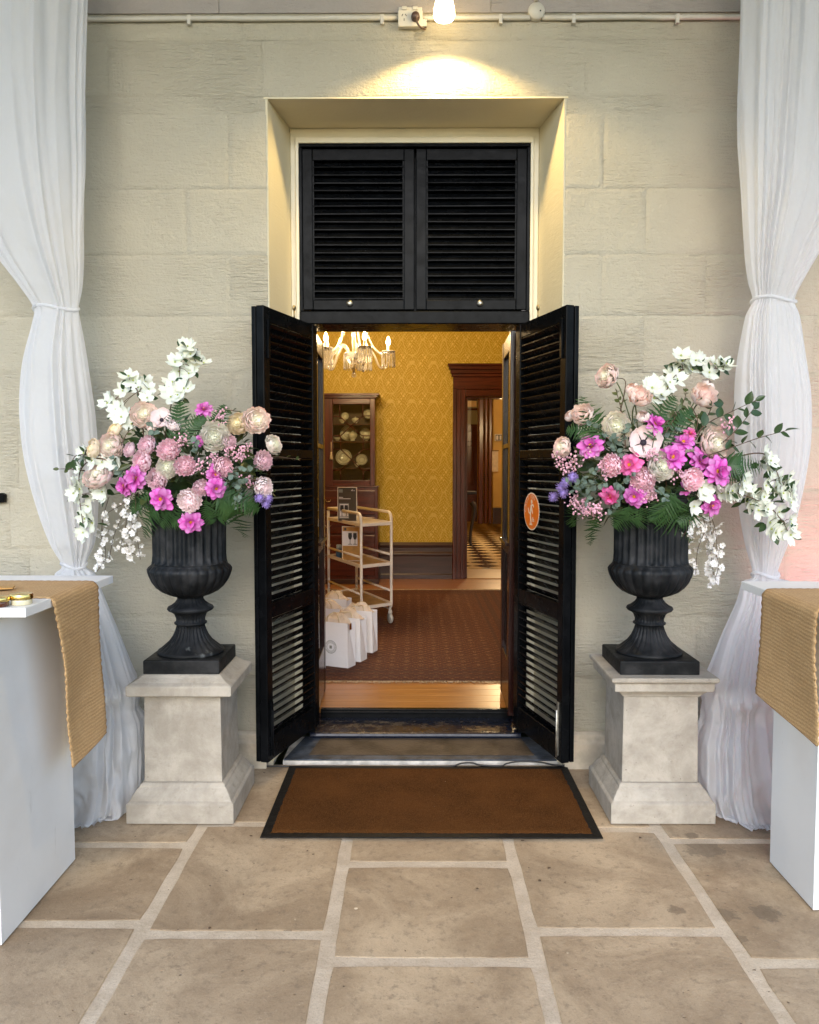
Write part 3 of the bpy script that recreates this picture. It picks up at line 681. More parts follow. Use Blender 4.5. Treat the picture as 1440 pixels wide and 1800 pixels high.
def urn(ax_px, py_foot, ped, label, streak):
    cx, cy, hw, H = ped; X = P(ax_px, 1100, cy).x
    o = empty('garden_urn', (X, cy, H + .0005), label, 'urn')
    hb = hw - .068 if streak else hw - .055
    k = cy / F
    z_of = lambda py: P(ax_px, py, cy).z - H
    pf = 1146 if streak else 1150
    zb = max(.05, z_of(pf + 2)); zb = .062
    sq_profile([(hb, 0), (hb, zb - .004), (hb - .004, zb)], 'iron', 'plinth', o, .003)
    NF = 26
    flute = lambda a: abs(math.cos(a * NF / 2)) ** 2.2           # narrow ribs between broad hollows
    gad = lambda a: 1 - abs(math.cos(a * NF / 2)) ** .7
    stm = [(.150, zb, 0), (.152, zb + .008, 0), (.148, zb + .016, 0), (.138, zb + .022, .004), (.122, zb + .036, .006), (.100, zb + .055, .007), (.082, zb + .08, .007), (.070, zb + .108, .006), (.064, zb + .128, .004), (.066, zb + .131, 0), (.074, zb + .136, 0), (.074, zb + .142, 0), (.066, zb + .147, .002),
           (.066, zb + .16, .006), (.074, zb + .182, .005), (.086, zb + .192, 0), (.100, zb + .198, 0), (.106, zb + .206, 0), (.102, zb + .215, 0), (.088, zb + .222, .004), (.070, zb + .236, .004), (.060, zb + .25, .002), (.058, zb + .262, 0)]
    m = MB(); m.lathe(stm, NF * 6, gad); build(m, 'stem', 'iron_streak' if streak else 'iron', o)
    z0 = zb + .2622; b = MB()
    bowl = [(.058, z0, 0), (.075, z0 + .004, .004), (.100, z0 + .012, .007), (.130, z0 + .027, .010), (.155, z0 + .048, .011), (.174, z0 + .074, .010), (.185, z0 + .098, .009), (.191, z0 + .118, .008), (.192, z0 + .130, .007), (.186, z0 + .140, .008), (.178, z0 + .147, .006), (.172, z0 + .152, 0), (.171, z0 + .157, 0)]
    b.lathe(bowl, NF * 8, gad); build(b, 'bowl', 'iron', o)
    z1 = z0 + .1572; w = MB()
    body = [(.170, z1, 0), (.170, z1 + .004, .003), (.168, z1 + .012, .012), (.166, z1 + .04, .013), (.166, z1 + .12, .013), (.168, z1 + .18, .013), (.174, z1 + .235, .013), (.184, z1 + .262, .010), (.192, z1 + .272, 0), (.205, z1 + .282, 0), (.212, z1 + .295, 0), (.208, z1 + .306, 0), (.19, z1 + .31, 0), (.175, z1 + .29, 0), (.16, z1 + .2, 0), (.1, z1 + .16, 0)]
    w.lathe(body, NF * 8, lambda a: 1 - abs(math.cos(a * NF / 2)) ** 3); build(w, 'body', 'iron', o)
    return o, Vector((X, cy, H + z1 + .30))
urnL, rimL = urn(335.5, 0, pl, 'black fluted cast iron urn with grey streaks down its stem', True)
urnR, rimR = urn(1141.5, 0, pr_, 'black fluted cast iron urn with clean unstreaked stem', False)

# ------------------------------------------------------------------ curtains
def curtain(rows, label, seed, ties, back):
    """rows: (py, left px, right px, depth y, half-depth, fold); the cloth is a closed gathered tube"""
    rn = random.Random(seed)
    secs = []
    for py, l, r_, Y, hd, fold in rows:
        a, b = P(l, py, Y), P(r_, py, Y); secs.append((a.z, (a.x + b.x) / 2, Y, (b.x - a.x) / 2, hd, fold))
    o = empty('voile_curtain', (secs[-1][1], secs[-1][2], 0), label, 'curtain'); base = Vector(o.location)
    def samp(t):
        n = len(secs) - 1; q = min(int(t), n - 1); f = t - q
        A, B, C, D = secs[max(q - 1, 0)], secs[q], secs[q + 1], secs[min(q + 2, n)]
        out = []
        for k in range(6):
            a, b, c, d = A[k], B[k], C[k], D[k]
            m0, m1 = (c - a) / 2, (d - b) / 2
            if (c - b) * m0 < 0 : m0 = 0
            if (c - b) * m1 < 0 : m1 = 0
            h = f; out.append(b * (2*h**3 - 3*h*h + 1) + m0 * (h**3 - 2*h*h + h) + c * (-2*h**3 + 3*h*h) + m1 * (h**3 - h*h))
        return out
    N = 420; per = 9; ph = [rn.uniform(0, 6.28) for _ in range(8)]
    def tube(t0, t1, name, matk='voile'):
        g = []; nn = int((t1 - t0) * per) + 1
        for i in range(nn):
            t = t0 + (t1 - t0) * i / (nn - 1); z, cx, Y, hw, hd, fold = samp(t); r_ = []
            for k in range(N + 1):
                a = 2 * math.pi * (k % N) / N
                # unevenly spaced folds that drift as they fall
                aa = a + .30 * math.sin(2 * a + ph[0]) + .14 * math.sin(5 * a + ph[1]) + .05 * math.sin(z * 2.2 + ph[2])
                f1 = math.sin(11 * aa + ph[3] + .5 * math.sin(z * 1.3 + a)); f2 = math.sin(23 * aa + ph[4] + z * .6); f3 = math.sin(5 * aa + ph[5] - z * .8)
                s_ = 1.35 * fold * (.50 * (1 - abs(f1)) * 1.6 - .4 + .28 * f2 + .40 * f3)
                nz = noise.noise((math.cos(a) * 1.6 + seed * 7, math.sin(a) * 1.6, z * 2.6)) * fold * .7
                if fold > .4:
                    k1 = min(1, (fold - .4) / .12); wx = noise.noise((math.cos(a) * 2 + 9, math.sin(a) * 2, z * 4)) * .6
                    rg = 1 - 2.2 * abs(noise.noise((math.cos(a + wx) * 1.9 + 3 + seed, math.sin(a + wx) * 1.9, z * 5 + wx))); r2 = 1 - 2.2 * abs(noise.noise((math.cos(a + wx) * 4.2 + 5, math.sin(a - wx) * 4.2, z * 10 + seed)))
                    nz = nz * (1 - k1) + k1 * (.24 * rg + .09 * r2 - .16); s_ *= 1 - .7 * k1; nz += k1 * .16 * max(0, 1 - z / .10)
                e = 1 + (s_ + nz) * (1 - .45 * max(0, (abs(math.cos(a)) - .6) / .4))
                x = cx + hw * math.copysign(abs(math.cos(a)) ** .85, math.cos(a)) * (1 + (e - 1) * .35); y = Y + hd * math.sin(a) * e * 1.0
                r_.append((x - base.x, y - base.y, max(.010 + .012 * abs(f2), z)))
            g.append(r_)
        mb = MB(); mb.grid(g); return build(mb, name, matk, o)
    cuts = [0] + list(ties) + [len(secs) - 1]
    for a, b, nm in zip(cuts, cuts[1:], ('drape', 'swag', 'train')): tube(a, b, nm)
    for t in ties:
        z, cx, Y, hw, hd, fold = samp(t); ring = []
        for k in range(48):
            a = 2 * math.pi * k / 48; ring.append((cx - base.x + (hw + .006) * math.cos(a), Y - base.y + (hd + .007) * math.sin(a), z + .012 * math.sin(2 * a + t)))
        ring.append(ring[0]); build(MB().tube(ring, .008, 8, False), 'tie', 'voile', o)
    return o
YC = 3.92
rowsL = [(-230, -120, 148, YC, .16, .22), (0, -112, 146, YC, .16, .22), (180, -95, 144, YC, .155, .22), (330, -60, 143, YC, .14, .24), (440, -8, 141, YC, .11, .26), (500, 35, 139, YC, .08, .28), (543, 62, 135, YC, .045, .30),
         (572, 60, 139, YC, .07, .28), (640, 48, 150, YC, .12, .24), (730, 45, 162, YC, .14, .22), (820, 54, 168, YC, .13, .22), (900, 74, 168, YC, .11, .24), (955, 93, 163, YC, .08, .28), (994, 111, 149, YC, .035, .30),
         (1010, 100, 165, YC, .06, .3), (1045, 103, 178, YC - .01, .07, .3), (1110, 108, 204, YC - .05, .09, .3), (1180, 112, 228, 3.80, .13, .34), (1212, 114, 240, 3.76, .17, .6), (1243, 116, 238, 3.77, .12, .34), (1275, 108, 249, 3.75, .19, .45), (1340, 100, 251, 3.74, .20, .5), (1400, 98, 247, 3.74, .205, .55), (1435, 96, 228, 3.73, .20, .55), (1470, 96, 224, 3.72, .19, .6)]
rowsR = [(-230, 1300, 1590, YC, .16, .22), (0, 1306, 1572, YC, .16, .22), (180, 1298, 1552, YC, .155, .22), (330, 1302, 1505, YC, .14, .24), (430, 1308, 1447, YC, .11, .26), (490, 1316, 1412, YC, .08, .28), (528, 1324, 1396, YC, .045, .30),
         (560, 1311, 1405, YC, .07, .28), (640, 1297, 1415, YC, .12, .24), (700, 1294, 1420, YC, .14, .22), (790, 1296, 1419, YC, .13, .22), (880, 1301, 1404, YC, .11, .24), (950, 1311, 1385, YC, .08, .28), (1010, 1325, 1366, YC, .035, .30),
         (1024, 1308, 1392, YC, .06, .3), (1060, 1298, 1400, YC - .01, .08, .3), (1120, 1273, 1398, YC - .05, .10, .3), (1180, 1252, 1400, 3.82, .13, .34), (1215, 1238, 1402, 3.77, .18, .6), (1260, 1242, 1405, 3.77, .13, .40), (1300, 1228, 1410, 3.75, .18, .45), (1380, 1226, 1415, 3.74, .20, .5), (1425, 1240, 1418, 3.73, .20, .55), (1452, 1256, 1418, 3.72, .2, .6), (1480, 1262, 1412, 3.71, .17, .6)]
curtain(rowsL, 'white sheer curtain tied in swags behind the table that holds the jars', 2, (6, 13), -1)
curtain(rowsR, 'white sheer curtain tied in swags beside the pink-lit wall', 5, (6, 13), 1)

# ------------------------------------------------------------------ tables with jute runners
def table(sg, fpx, fpy, npx, npy, panel_far, panel_near, label):
    """fpx.. = far inner corner of the panel foot, from the paving"""
    a, b = PF(*panel_far), PF(*panel_near); xp = (a.x + b.x) / 2 if sg < 0 else a.x
    H = 1.135; fc = PF(fpx, fpy, H); xs_ = fc.x; y1 = fc.y; y0 = PX(npx, npy, xs_).y if npx else y1 - .78
    o = empty('white_table', (xs_ - sg * -.0, (y0 + y1) / 2, .008), label, 'table')
    hy = (y1 - y0) / 2; far = sg * 1.7
    lo = (min(0, far), -hy, H - .008 - .032); hi = (max(0, far), hy, H - .008)
    box('top', lo, hi, 'white', o, .003)
    px_ = xp - xs_; py0, py1 = b.y - o.location.y, a.y - o.location.y
    box('side_panel', (min(px_, px_ + sg * .02), py0, 0), (max(px_, px_ + sg * .02), py1, H - .0415), 'white', o, .0015)
    box('front_panel', (min(px_ + sg * .0205, far - sg * .08), py0 + .004, 0), (max(px_ + sg * .0205, far - sg * .08), py0 + .024, H - .0415), 'white', o, .0015)
    box('back_panel', (min(px_ + sg * .0205, far - sg * .08), py1 - .024, 0), (max(px_ + sg * .0205, far - sg * .08), py1 - .004, H - .0415), 'white', o, .0015)
    return o, xs_, y0, y1, H
tbL, xL, yL0, yL1, HT = table(-1, 199, 1011.5, 45, 1068, (130, 1514), (6, 1666), 'white panelled bar table holding a jute runner and small jars')
tbR, xR, yR0, yR1, _ = table(1, 1303, 1021.5, None, None, (1353, 1518), (1440, 1604), 'white panelled bar table with a jute runner and nothing else on it')
def runner(sg, xe, ya, yb, drop_pts, label, seed, skew=0):
    """cloth lying on the table, bending over the end at xe and hanging; drop_pts = (z near, z far, skew)"""
    rn = random.Random(seed); zt = HT + .004; n, m = 300, 26; rows, gr = [], []
    flat = 1.3
    zn, zf = drop_pts
    for i in range(n + 1):
        s_ = i / n; r_, g_ = [], []
        for j in range(m + 1):
            v = j / m; y = ya + (yb - ya) * v; L = zt - (zn + (zf - zn) * v) + .008; tot = flat + L; d = s_ * tot
            lump = (abs((d * 42) % 1 - .5) - .25) * .010
            if d < flat - .02: x = xe + sg * (flat - d); z = zt + .002 + noise.noise((d * 5, y * 8, seed)) * .002; nx = 0
            elif d < flat + .03:
                q = (d - flat + .02) / .05 * math.pi / 2; x = xe + sg * (.02 - (.02 + .014) * math.sin(q)); z = zt + .002 - .03 * (1 - math.cos(q)); nx = 1
            else:
                h = d - flat - .03; x = xe - sg * (.014 + .012 * math.sin(h * 7 + v * 3 + seed) * min(1, h * 3) + .02 * h * v); z = zt + .002 - .03 - h
                y += skew * (1 - v) * min(1, h / .58) + .010 * math.sin(h * 6 + seed) * min(1, h * 4)
            if j in (0, m): y += (lump * .6 + (abs((d * 34) % 1 - .5)) * .016) * (-1 if j == 0 else 1) + rn.uniform(-.0015, .0015)
            r_.append((x, y, z)); g_.append((d / 2.0, v, 0))
        rows.append(r_); gr.append(g_)
    base = Vector((xe, (ya + yb) / 2, zt)); rows = [[tuple(Vector(q) - base) for q in r_] for r_ in rows]
    o = link('jute_runner', MB().grid(rows, gr).mesh('jute_runner', 'jute')); o.location = base
    so = o.modifiers.new('thick', 'SOLIDIFY'); so.thickness = .006; so.offset = 0 if False else 1 * (-sg)
    return thing(o, label, 'table runner')
yn, yf = PX(90, 1056, xL).y, PX(166, 1020, xL).y
runner(-1, xL, yn, yf, (PX(124, 1350, xL).z, PX(163, 1292, xL).z), 'tan woven jute runner hanging off the table that holds the jars', 1, .15)
yn2, yf2 = PX(1441, 1075, xR).y, PX(1347, 1034, xR).y
runner(1, xR, yn2, yf2, (PX(1432, 1306, xR).z, PX(1342, 1215, xR).z), 'tan woven jute runner hanging off the table without jars', 2)
# small jars and a card on the left table
zt = HT + .0005
def jar(px, py, r, h, lidh, body, lid, label, z=zt):
    q = PF(px, py, z); o = empty('cosmetic_jar', (q.x, q.y, z), label, 'jar')
    build(MB().lathe([(r * .86, 0), (r * .93, .003), (r * .93, h - .002), (r * .9, h)], 40), 'pot', body, o)
    build(MB().lathe([(r, h + .0002), (r * 1.01, h + .002), (r * 1.01, h + lidh - .002), (r * .98, h + lidh), (.001, h + lidh + .0005)], 40), 'lid', lid, o, .0008)
    return o
jar(38, 1062, .036, .018, .018, 'jarglass', 'gold', 'small cream glass jar with shiny gold lid')
jar(-3, 1066, .036, .018, .014, 'amber', 'gold', 'small amber jar with gold lid beside the cream jar')
q = PF(2, 1035, zt + .012); cd = box('card', (-.09, -.03, 0), (.06, .03, .004), 'signtan'); cd.location = (q.x - .02, q.y, zt + .013); cd.rotation_euler = (0, 0, R(18)); cd.name = 'wooden_card'; thing(cd, 'small tan card lying on the jute runner', 'card')

# ------------------------------------------------------------------ fittings on the wall
def wallpt(px, py, off): return P(px, py, YW - off)
pz = wallpt(720, 31, .02).z
cd = empty('wall_conduit', (0, YW - .016, pz), 'cream painted electrical conduit running along the wall above the door', 'conduit')
xj = wallpt(943, 20, .02).x; xo0, xo1 = wallpt(701, 30, .03).x, wallpt(742, 30, .03).x
a0 = wallpt(-60, 30, .02).x; a1 = wallpt(1460, 30, .02).x
for u, v in ((a0, xo0 + .004), (xo1 - .004, xj - .03), (xj + .03, a1)):
    n = 12; build(MB().tube([(u + (v - u) * k / n, 0, noise.noise((u + k, 3, 0)) * .004) for k in range(n + 1)], .0115, 12), 'pipe', 'pipe', cd)
build(MB().tube([(xj, 0, .08), (xj, 0, .5)], .0115, 12), 'pipe', 'pipe', cd)
for px in (333, 672, 880, 1008, 1190):
    x = wallpt(px, 30, .01).x; box('saddle_clip', (x - .009, -.0130, -.032), (x + .009, .006, .014), 'pipe', cd, .002, 1)
jb = empty('junction_box', (xj, YW, wallpt(943, 20, .02).z), 'round cream junction box on the conduit', 'junction box')
build(MB().lathe([(.040, 0), (.042, .004), (.042, .026), (.038, .034), (.001, .036)], 32, T=Matrix.Rotation(R(90), 4, 'X')), 'cover', 'plastic', jb)
build(MB().ball((.018, -.036, -.004), .004, 8), 'screw', 'ink', jb)
po = empty('power_outlet', ((xo0 + xo1) / 2, YW, wallpt(720, 30, .03).z), 'cream double switched power outlet with one brown plug', 'power outlet')
hw = (xo1 - xo0) / 2; box('back_box', (-hw, -.03, -.045), (hw, 0, .05), 'plastic', po, .004)
box('face_plate', (-hw - .003, -.038, -.048), (hw + .003, -.0305, .030), 'plastic', po, .003)
for x in (-.030, .024): box('switch', (x - .012, -.037, .034), (x + .012, -.0305, .05), 'plastic', po, .002)
for dx, dz, a in ((-.040, .006, 25), (-.022, .006, -25), (-.031, -.016, 0)): build(MB().box((-.0018, -.0385, -.006), (.0018, -.0375, .006), Matrix.Translation((dx, 0, dz)) @ Matrix.Rotation(R(a), 4, 'Y')), 'socket_slot', 'ink', po)
pgx = wallpt(730.5, 27, .06)
pg = empty('electrical_plug', (pgx.x, YW - .0385, pgx.z), 'round brown plug with short looped lead in the outlet', 'plug')
build(MB().lathe([(.021, 0), (.022, .006), (.020, .024), (.012, .030), (.001, .031)], 24, T=Matrix.Rotation(R(90), 4, 'X')), 'body', 'plug', pg)
build(MB().tube(crv([(0, -.028, -.01), (.006, -.034, -.035), (.022, -.03, -.058), (.042, -.015, -.062), (.05, .012, -.045), (.05, .024, -.02)]), .005, 8), 'lead', 'plug', pg)
build(MB().box((.030, .010, -.035), (.056, .036, .0)), 'lead_clip', 'pipe', pg, .002, 1)
# flood lamp over the door
LY = YW - .19; lp = P(781, 12, LY)
lamp = empty('flood_lamp', (lp.x, LY, lp.z), 'lit warm flood lamp on a bracket above the doorway', 'lamp')
build(MB().lathe([(.046, -.055), (.052, -.04), (.05, -.01), (.036, .05), (.02, .075), (.001, .078)][::1], 32), 'bulb', 'lampglow', lamp)
build(MB().lathe([(.045, .076), (.050, .080), (.05, .14), (.03, .16), (.001, .162)], 32), 'lamp_holder', 'pipe', lamp)
build(MB().tube([(0, 0, .15), (0, .02, .20), (0, .188, .24)], .01, 10), 'bracket', 'pipe', lamp)
ld = bpy.data.lights.new('flood_beam', 'SPOT'); ld.energy = 37; ld.color = (1, .72, .30); ld.spot_size = R(144); ld.spot_blend = .34; ld.shadow_soft_size = .045
lo = link('flood_beam', ld, lamp); lo.location = (0, 0, -.06); lo.rotation_euler = (R(0), 0, 0)
# dark bracket at the edge of the wall
bk = empty('wall_bracket', wallpt(-6, 873, .0), 'small black metal bracket fixed to the wall beyond the curtain', 'bracket'); bk.location.y = YW
bm = MB(); bm.poly([(-.09, -.004, -.03), (.055, -.004, -.03), (.058, -.004, .012), (.045, -.004, .020), (-.09, -.004, .014)], (0, -.03, 0)); build(bm, 'body', 'black', bk, .004)
build(MB().ball((.01, -.036, -.012), .008, 10, (1.6, .5, .8)), 'bolt', 'steel', bk)

# pink event uplight standing on the paving behind the table, washing the wall
up = empty('uplight', (2.42, YW - .45, .008), 'small black event uplight washing the wall pink beyond the curtain', 'lamp')
TU = Matrix.Translation((0, 0, .11)) @ Matrix.Rotation(R(-34), 4, 'X')
build(MB().lathe([(.05, -.07), (.062, -.065), (.065, .03), (.06, .036), (.056, .03)], 24, T=TU), 'housing', 'ink', up)
build(MB().lathe([(.054, .026), (.001, .0262)], 24, T=TU, closed=False), 'lens', 'uplens', up)
build(MB().tube([(-.07, 0, .11), (-.075, 0, .02), (-.06, 0, .004), (.06, 0, .004), (.075, 0, .02), (.07, 0, .11)], .005, 6), 'yoke', 'ink', up)
ul = bpy.data.lights.new('uplight_beam', 'SPOT'); ul.energy = 48; ul.color = (1, .22, .34); ul.spot_size = R(84); ul.spot_blend = .8; ul.shadow_soft_size = .05
uo = link('uplight_beam', ul, up, TU @ Matrix.Translation((0, 0, .05)) @ Matrix.Rotation(math.pi, 4, 'X'))

# ------------------------------------------------------------------ the room behind the door
RX0, RX1, RZ = -2.7, 2.5, 4.05
YN = YW + .60
fl_ = struct(empty('room_floor', (0, 0, 0)))
n = 9; yy0 = YT
k = 0; y = YT
while y < YB + .3:
    b = min(.135, YB + .3 - y); mb = MB(); mb.box((RX0 if y > YN else dl + fx, y + .0006, ZF - .03), (RX1 if y > YN else dr + fx, y + b - .0006, ZF)); build(mb, 'floorboard', 'honey', fl_, .0015, 1); y += .135
mb = MB(); mb.box((RX0, YT, ZF - .12), (RX1, YB + .3, ZF - .031)); build(mb, 'subfloor', 'darkwood', fl_)
mb = MB(); mb.box((RX0 - .1, YN, RZ), (RX1 + .1, YB + .3, RZ + .1)); struct(build(mb, 'room_ceiling', 'plaster'))
for nm, x0, x1, lb in (('room_side_wall', RX0 - .12, RX0, 'yellow damask papered side wall beside the china cabinet'), ('room_side_wall', RX1, RX1 + .12, 'yellow damask papered side wall beside the mahogany doorcase')):
    o = empty(nm, ((x0 + x1) / 2, YN, ZF), lb, 'wall'); box('papered_face', (-.06, 0, 0), (.06, YB - YN, RZ - ZF), 'damask', o)
    s_ = 1 if x0 < 0 else -1; box('skirting', (min(.061 * s_, .085 * s_), .01, 0), (max(.061 * s_, .085 * s_), YB - YN - .04, .46), 'darkwood', o)
# front inside face of the room, around the door
o = empty('room_front_wall', (0, YN, ZF), 'yellow damask papered inner face of the entrance wall', 'wall')
box('papered_face', (RX0, .002, 0), (rl, .02, RZ - ZF), 'damask', o); box('papered_face', (rr_, .002, 0), (RX1, .02, RZ - ZF), 'damask', o); box('papered_face', (rl + .001, .002, 3.0), (rr_ - .001, .02, RZ - ZF), 'damask', o)
for a, b in ((rl + .001, dl + fx - .052), (dr + fx + .006, rr_ - .001)): box('lining', (a, -.36 + .13, 0), (b, .021, 2.99), 'doorwood', o)
box('lining', (dl + fx, -.11, zt0 - ZF + .002), (dr + fx, .021, 2.985), 'doorwood', o)
# back wall
ox0 = P(817.5, 850, YB).x; ox1 = ox0 + 1.0; oz = P(840, 697, YB).z
bw = empty('room_back_wall', (0, YB, ZF), 'mustard damask papered wall with tall dark skirting behind the trolley', 'wall')
box('papered_face', (RX0, 0, 0), (ox0, .22, RZ - ZF), 'damask', bw); box('papered_face', (ox1, 0, 0), (RX1, .22, RZ - ZF), 'damask', bw); box('papered_face', (ox0 + .0005, 0, oz - ZF), (ox1 - .0005, .22, RZ - ZF), 'damask', bw)
zs = P(720, 953, YB).z - ZF; dc0 = P(796, 850, YB - .05).x
sk = MB(); zz = zs
sk.poly([(RX0, -.001, 0), (RX0, -.045, 0), (RX0, -.045, zz * .12), (RX0, -.030, zz * .14), (RX0, -.030, zz * .62), (RX0, -.040, zz * .65), (RX0, -.040, zz * .70), (RX0, -.022, zz * .74), (RX0, -.022, zz * .86), (RX0, -.032, zz * .88), (RX0, -.034, zz * .93), (RX0, -.012, zz), (RX0, -.001, zz)], (dc0 - RX0 - .002, 0, 0)); build(sk, 'skirting', 'darkwood', bw, .003, 1)
sk = MB(); sk.poly([(ox1 + .18, -.001, 0), (ox1 + .18, -.040, 0), (ox1 + .18, -.035, zz * .8), (ox1 + .18, -.012, zz), (ox1 + .18, -.001, zz)], (RX1 - ox1 - .19, 0, 0)); build(sk, 'skirting', 'darkwood', bw)
# mahogany doorcase
dc = empty('doorcase', ((ox0 + ox1) / 2, YB, ZF), 'tall mahogany doorcase with moulded cornice opening to the tiled hall', 'doorcase'); c0 = (ox0 + ox1) / 2
aw = ox0 - dc0; h = oz - ZF
for sg in (-1, 1):
    xi = sg * (ox1 - ox0) / 2
    for a, b, d in ((0, .38, .045), (.38, .72, .055), (.72, 1, .075)):
        box('architrave', (min(xi + sg * aw * a, xi + sg * aw * b), -d, 0), (max(xi + sg * aw * a, xi + sg * aw * b), -.001, h + aw * .55), 'mahogany', dc, .004)
    box('jamb_lining', (min(xi - sg * .03, xi - sg * .001), 0, 0), (max(xi - sg * .03, xi - sg * .001), .26, h - .02), 'mahogany', dc, .002)
W2 = (ox1 - ox0) / 2 + aw
box('head_lining', (-(ox1 - ox0) / 2 + .001, .0, h - .019), ((ox1 - ox0) / 2 - .001, .26, h - .001), 'mahogany_h', dc)
zt_ = P(830, 641, YB).z - ZF
for z0_, z1_, d, ex in ((h + .001, h + aw * .54, .046, -aw), (h + aw * .56, zt_ - .16, .060, 0), (zt_ - .159, zt_ - .12, .085, .02), (zt_ - .119, zt_ - .07, .105, .035), (zt_ - .069, zt_ - .03, .13, .055), (zt_ - .029, zt_, .15, .07)):
    box('cornice' if d > .07 else 'head', (-W2 - ex + (.001 if ex < 0 else 0), -d, z0_), (W2 + ex - (.001 if ex < 0 else 0), -.001, z1_), 'mahogany_h', dc, .004)
# hall
HX0, HX1, HY0, HY1 = -.2, 3.4, YB + .3, 20.6
hf = struct(empty('hall_floor', (0, 0, 0)))
mb = MB(); mb.box((HX0, HY0, ZF - .05), (HX1, HY1, ZF - .005)); build(mb, 'tile_bed', 'darkwood', hf)
ts_ = .30; tm = MB(); q_ = ts_ / math.sqrt(2) - .002; tm.poly([(q_, 0, 0), (0, q_, 0), (-q_, 0, 0), (0, -q_, 0)], (0, 0, .005)); 
tmd, tml = tm.mesh('tile', 'tile_d'), tm.mesh('tile', 'tile_l'); st_ = ts_ / math.sqrt(2)
i = 0; y = HY0 + .8
while y < HY1 - .3:
    for kx in range(10):
        x = .42 + kx * 2 * st_ + (st_ if i % 2 else 0)
        if x < 2.3: link('tile', tmd if i % 2 else tml, hf, Matrix.Translation((x, y, ZF - .0048)))
    y += st_; i += 1
bd = MB(); bd.box((ox0 + .031, YB - .05, ZF + .0005), (ox1 - .031, HY0 + .56, ZF + .012)); o = build(bd, 'threshold_board', 'oak', None, .004); thing(o, 'pale worn timber threshold between the rug and the hall tiles', 'threshold')
for nm, x0, x1, y0, y1, lb in (('hall_wall', HX0 - .1, HX0, HY0, HY1, 'ochre hall wall behind the dark console'), ('hall_wall', HX1, HX1 + .1, HY0, HY1, 'ochre hall wall facing the console'), ('hall_wall', HX0 - .1, HX1 + .1, HY1, HY1 + .1, 'ochre end wall of the tiled hall')):
    o = box(nm, (x0, y0 + .001, ZF - .05), (x1, y1 - .001, 3.8), 'hallwall'); thing(o, lb, 'wall')
mb = MB(); mb.box((HX0 - .1, YB + .221, 3.8), (HX1 + .1, HY1 + .1, 3.9)); struct(build(mb, 'hall_ceiling', 'plaster'))
# far hall: panelled door, dark pilaster, ochre strip with dado
YH = 18.4
def hb(l, t, r_, b_, y0, y1, name, mat, parent=None, bevel=.004):
    a, c = P(l, b_, y0), P(r_, t, y0); base = parent.location if parent else Vector((0, 0, 0))
    return box(name, (a.x - base.x, y0 - base.y, a.z - base.z), (c.x - base.x, y1 - base.y, c.z - base.z), mat, parent, bevel)
hd = empty('hall_door', (P(828, 918, YH).x, YH, ZF), 'panelled mahogany door with a glass top light at the end of the hall', 'door')
hb(808, 700, 840, 917, YH, YH + .05, 'leaf', 'mahogany', hd)
for l, t, r_, b_ in ((814, 758, 833, 776), (814, 784, 833, 850)): hb(l, t, r_, b_, YH - .018, YH - .001, 'panel', 'mahogany', hd, .008)
tl = hb(815, 704, 839.5, 746, YH - .012, YH - .001, 'top_light', 'signgrey', hd); hb(815.5, 704.5, 838, 715, YH - .02, YH - .0125, 'blind', 'tissue', hd, .001)
hb(814, 717.5, 840, 721, YH - .03, YH - .0205, 'glazing_bar', 'mahogany_h', hd, .001)
pi = empty('hall_pilaster', (P(853, 918, YH - 1).x, YH - 1, ZF), 'dark glossy mahogany pilaster in the hall', 'pilaster')
for l, r_, d in ((841, 851, .0), (851.5, 858, -.03), (858.5, 866, -.015)): hb(l, 690, r_, 921, YH - 1 + d, YH - .8, 'shaft', 'mahogany', pi, .02)
da = empty('hall_dado', (P(880, 918, YH - .6).x, YH - .6, ZF), 'dark dado under the ochre hall wall', 'dado'); hb(866.5, 893, 910, 921, YH - .6, YH - .5, 'panel', 'darkwood', da); hb(866.5, 660, 910, 892.6, YH - .57, YH - .5, 'painted_field', 'hallwall', da)
no = empty('hall_notice', (P(870, 830, YH - .65).x, YH - .65, P(870, 832, YH - .65).z), 'pale notice board hanging on the ochre hall wall', 'notice'); hb(865, 793, 876, 829, YH - .65, YH - .62, 'board', 'tissue', no); hb(864, 791.5, 877, 793, YH - .66, YH - .61, 'batten', 'mahogany_h', no)
sg_ = empty('wall_frame', (P(874, 775, YH - .65).x, YH - .65, P(874, 775, YH - .65).z), 'small black framed picture of white shapes in the hall', 'picture'); hb(870, 763, 884, 775, YH - .65, YH - .6, 'frame', 'trolley', sg_); hb(871.3, 764, 883, 774.4, YH - .656, YH - .6505, 'field', 'ink', sg_, 0)
for l, r_ in ((872.6, 875.6), (877, 878), (879.3, 881.5)): hb(l, 765.5, r_, 773, YH - .661, YH - .6565, 'shape', 'signwhite', sg_, 0)
# hall sconce
sc_ = P(886, 735, 15.0); so = empty('hall_sconce', tuple(sc_), 'lit candle sconce on a bracket in the hall', 'lamp')
build(MB().lathe([(.012, -.05), (.03, -.02), (.022, .04), (.003, .08)], 16), 'bulb', 'sconceglow', so)
build(MB().lathe([(.001, -.10), (.05, -.09), (.05, -.08), (.014, -.07), (.014, -.051)], 20), 'cup', 'brass', so)
build(MB().tube(crv([(0, 0, -.095), (.1, .02, -.16), (.4, .02, -.12), (HX1 - sc_.x - .001, .02, -.1)]), .012, 8), 'arm', 'brass', so)
hl = bpy.data.lights.new('hall_light', 'POINT'); hl.energy = 70; hl.color = (1, .72, .38); hl.shadow_soft_size = .05; hlo = link('hall_light', hl, so); hlo.location = (0, -.12, .0)
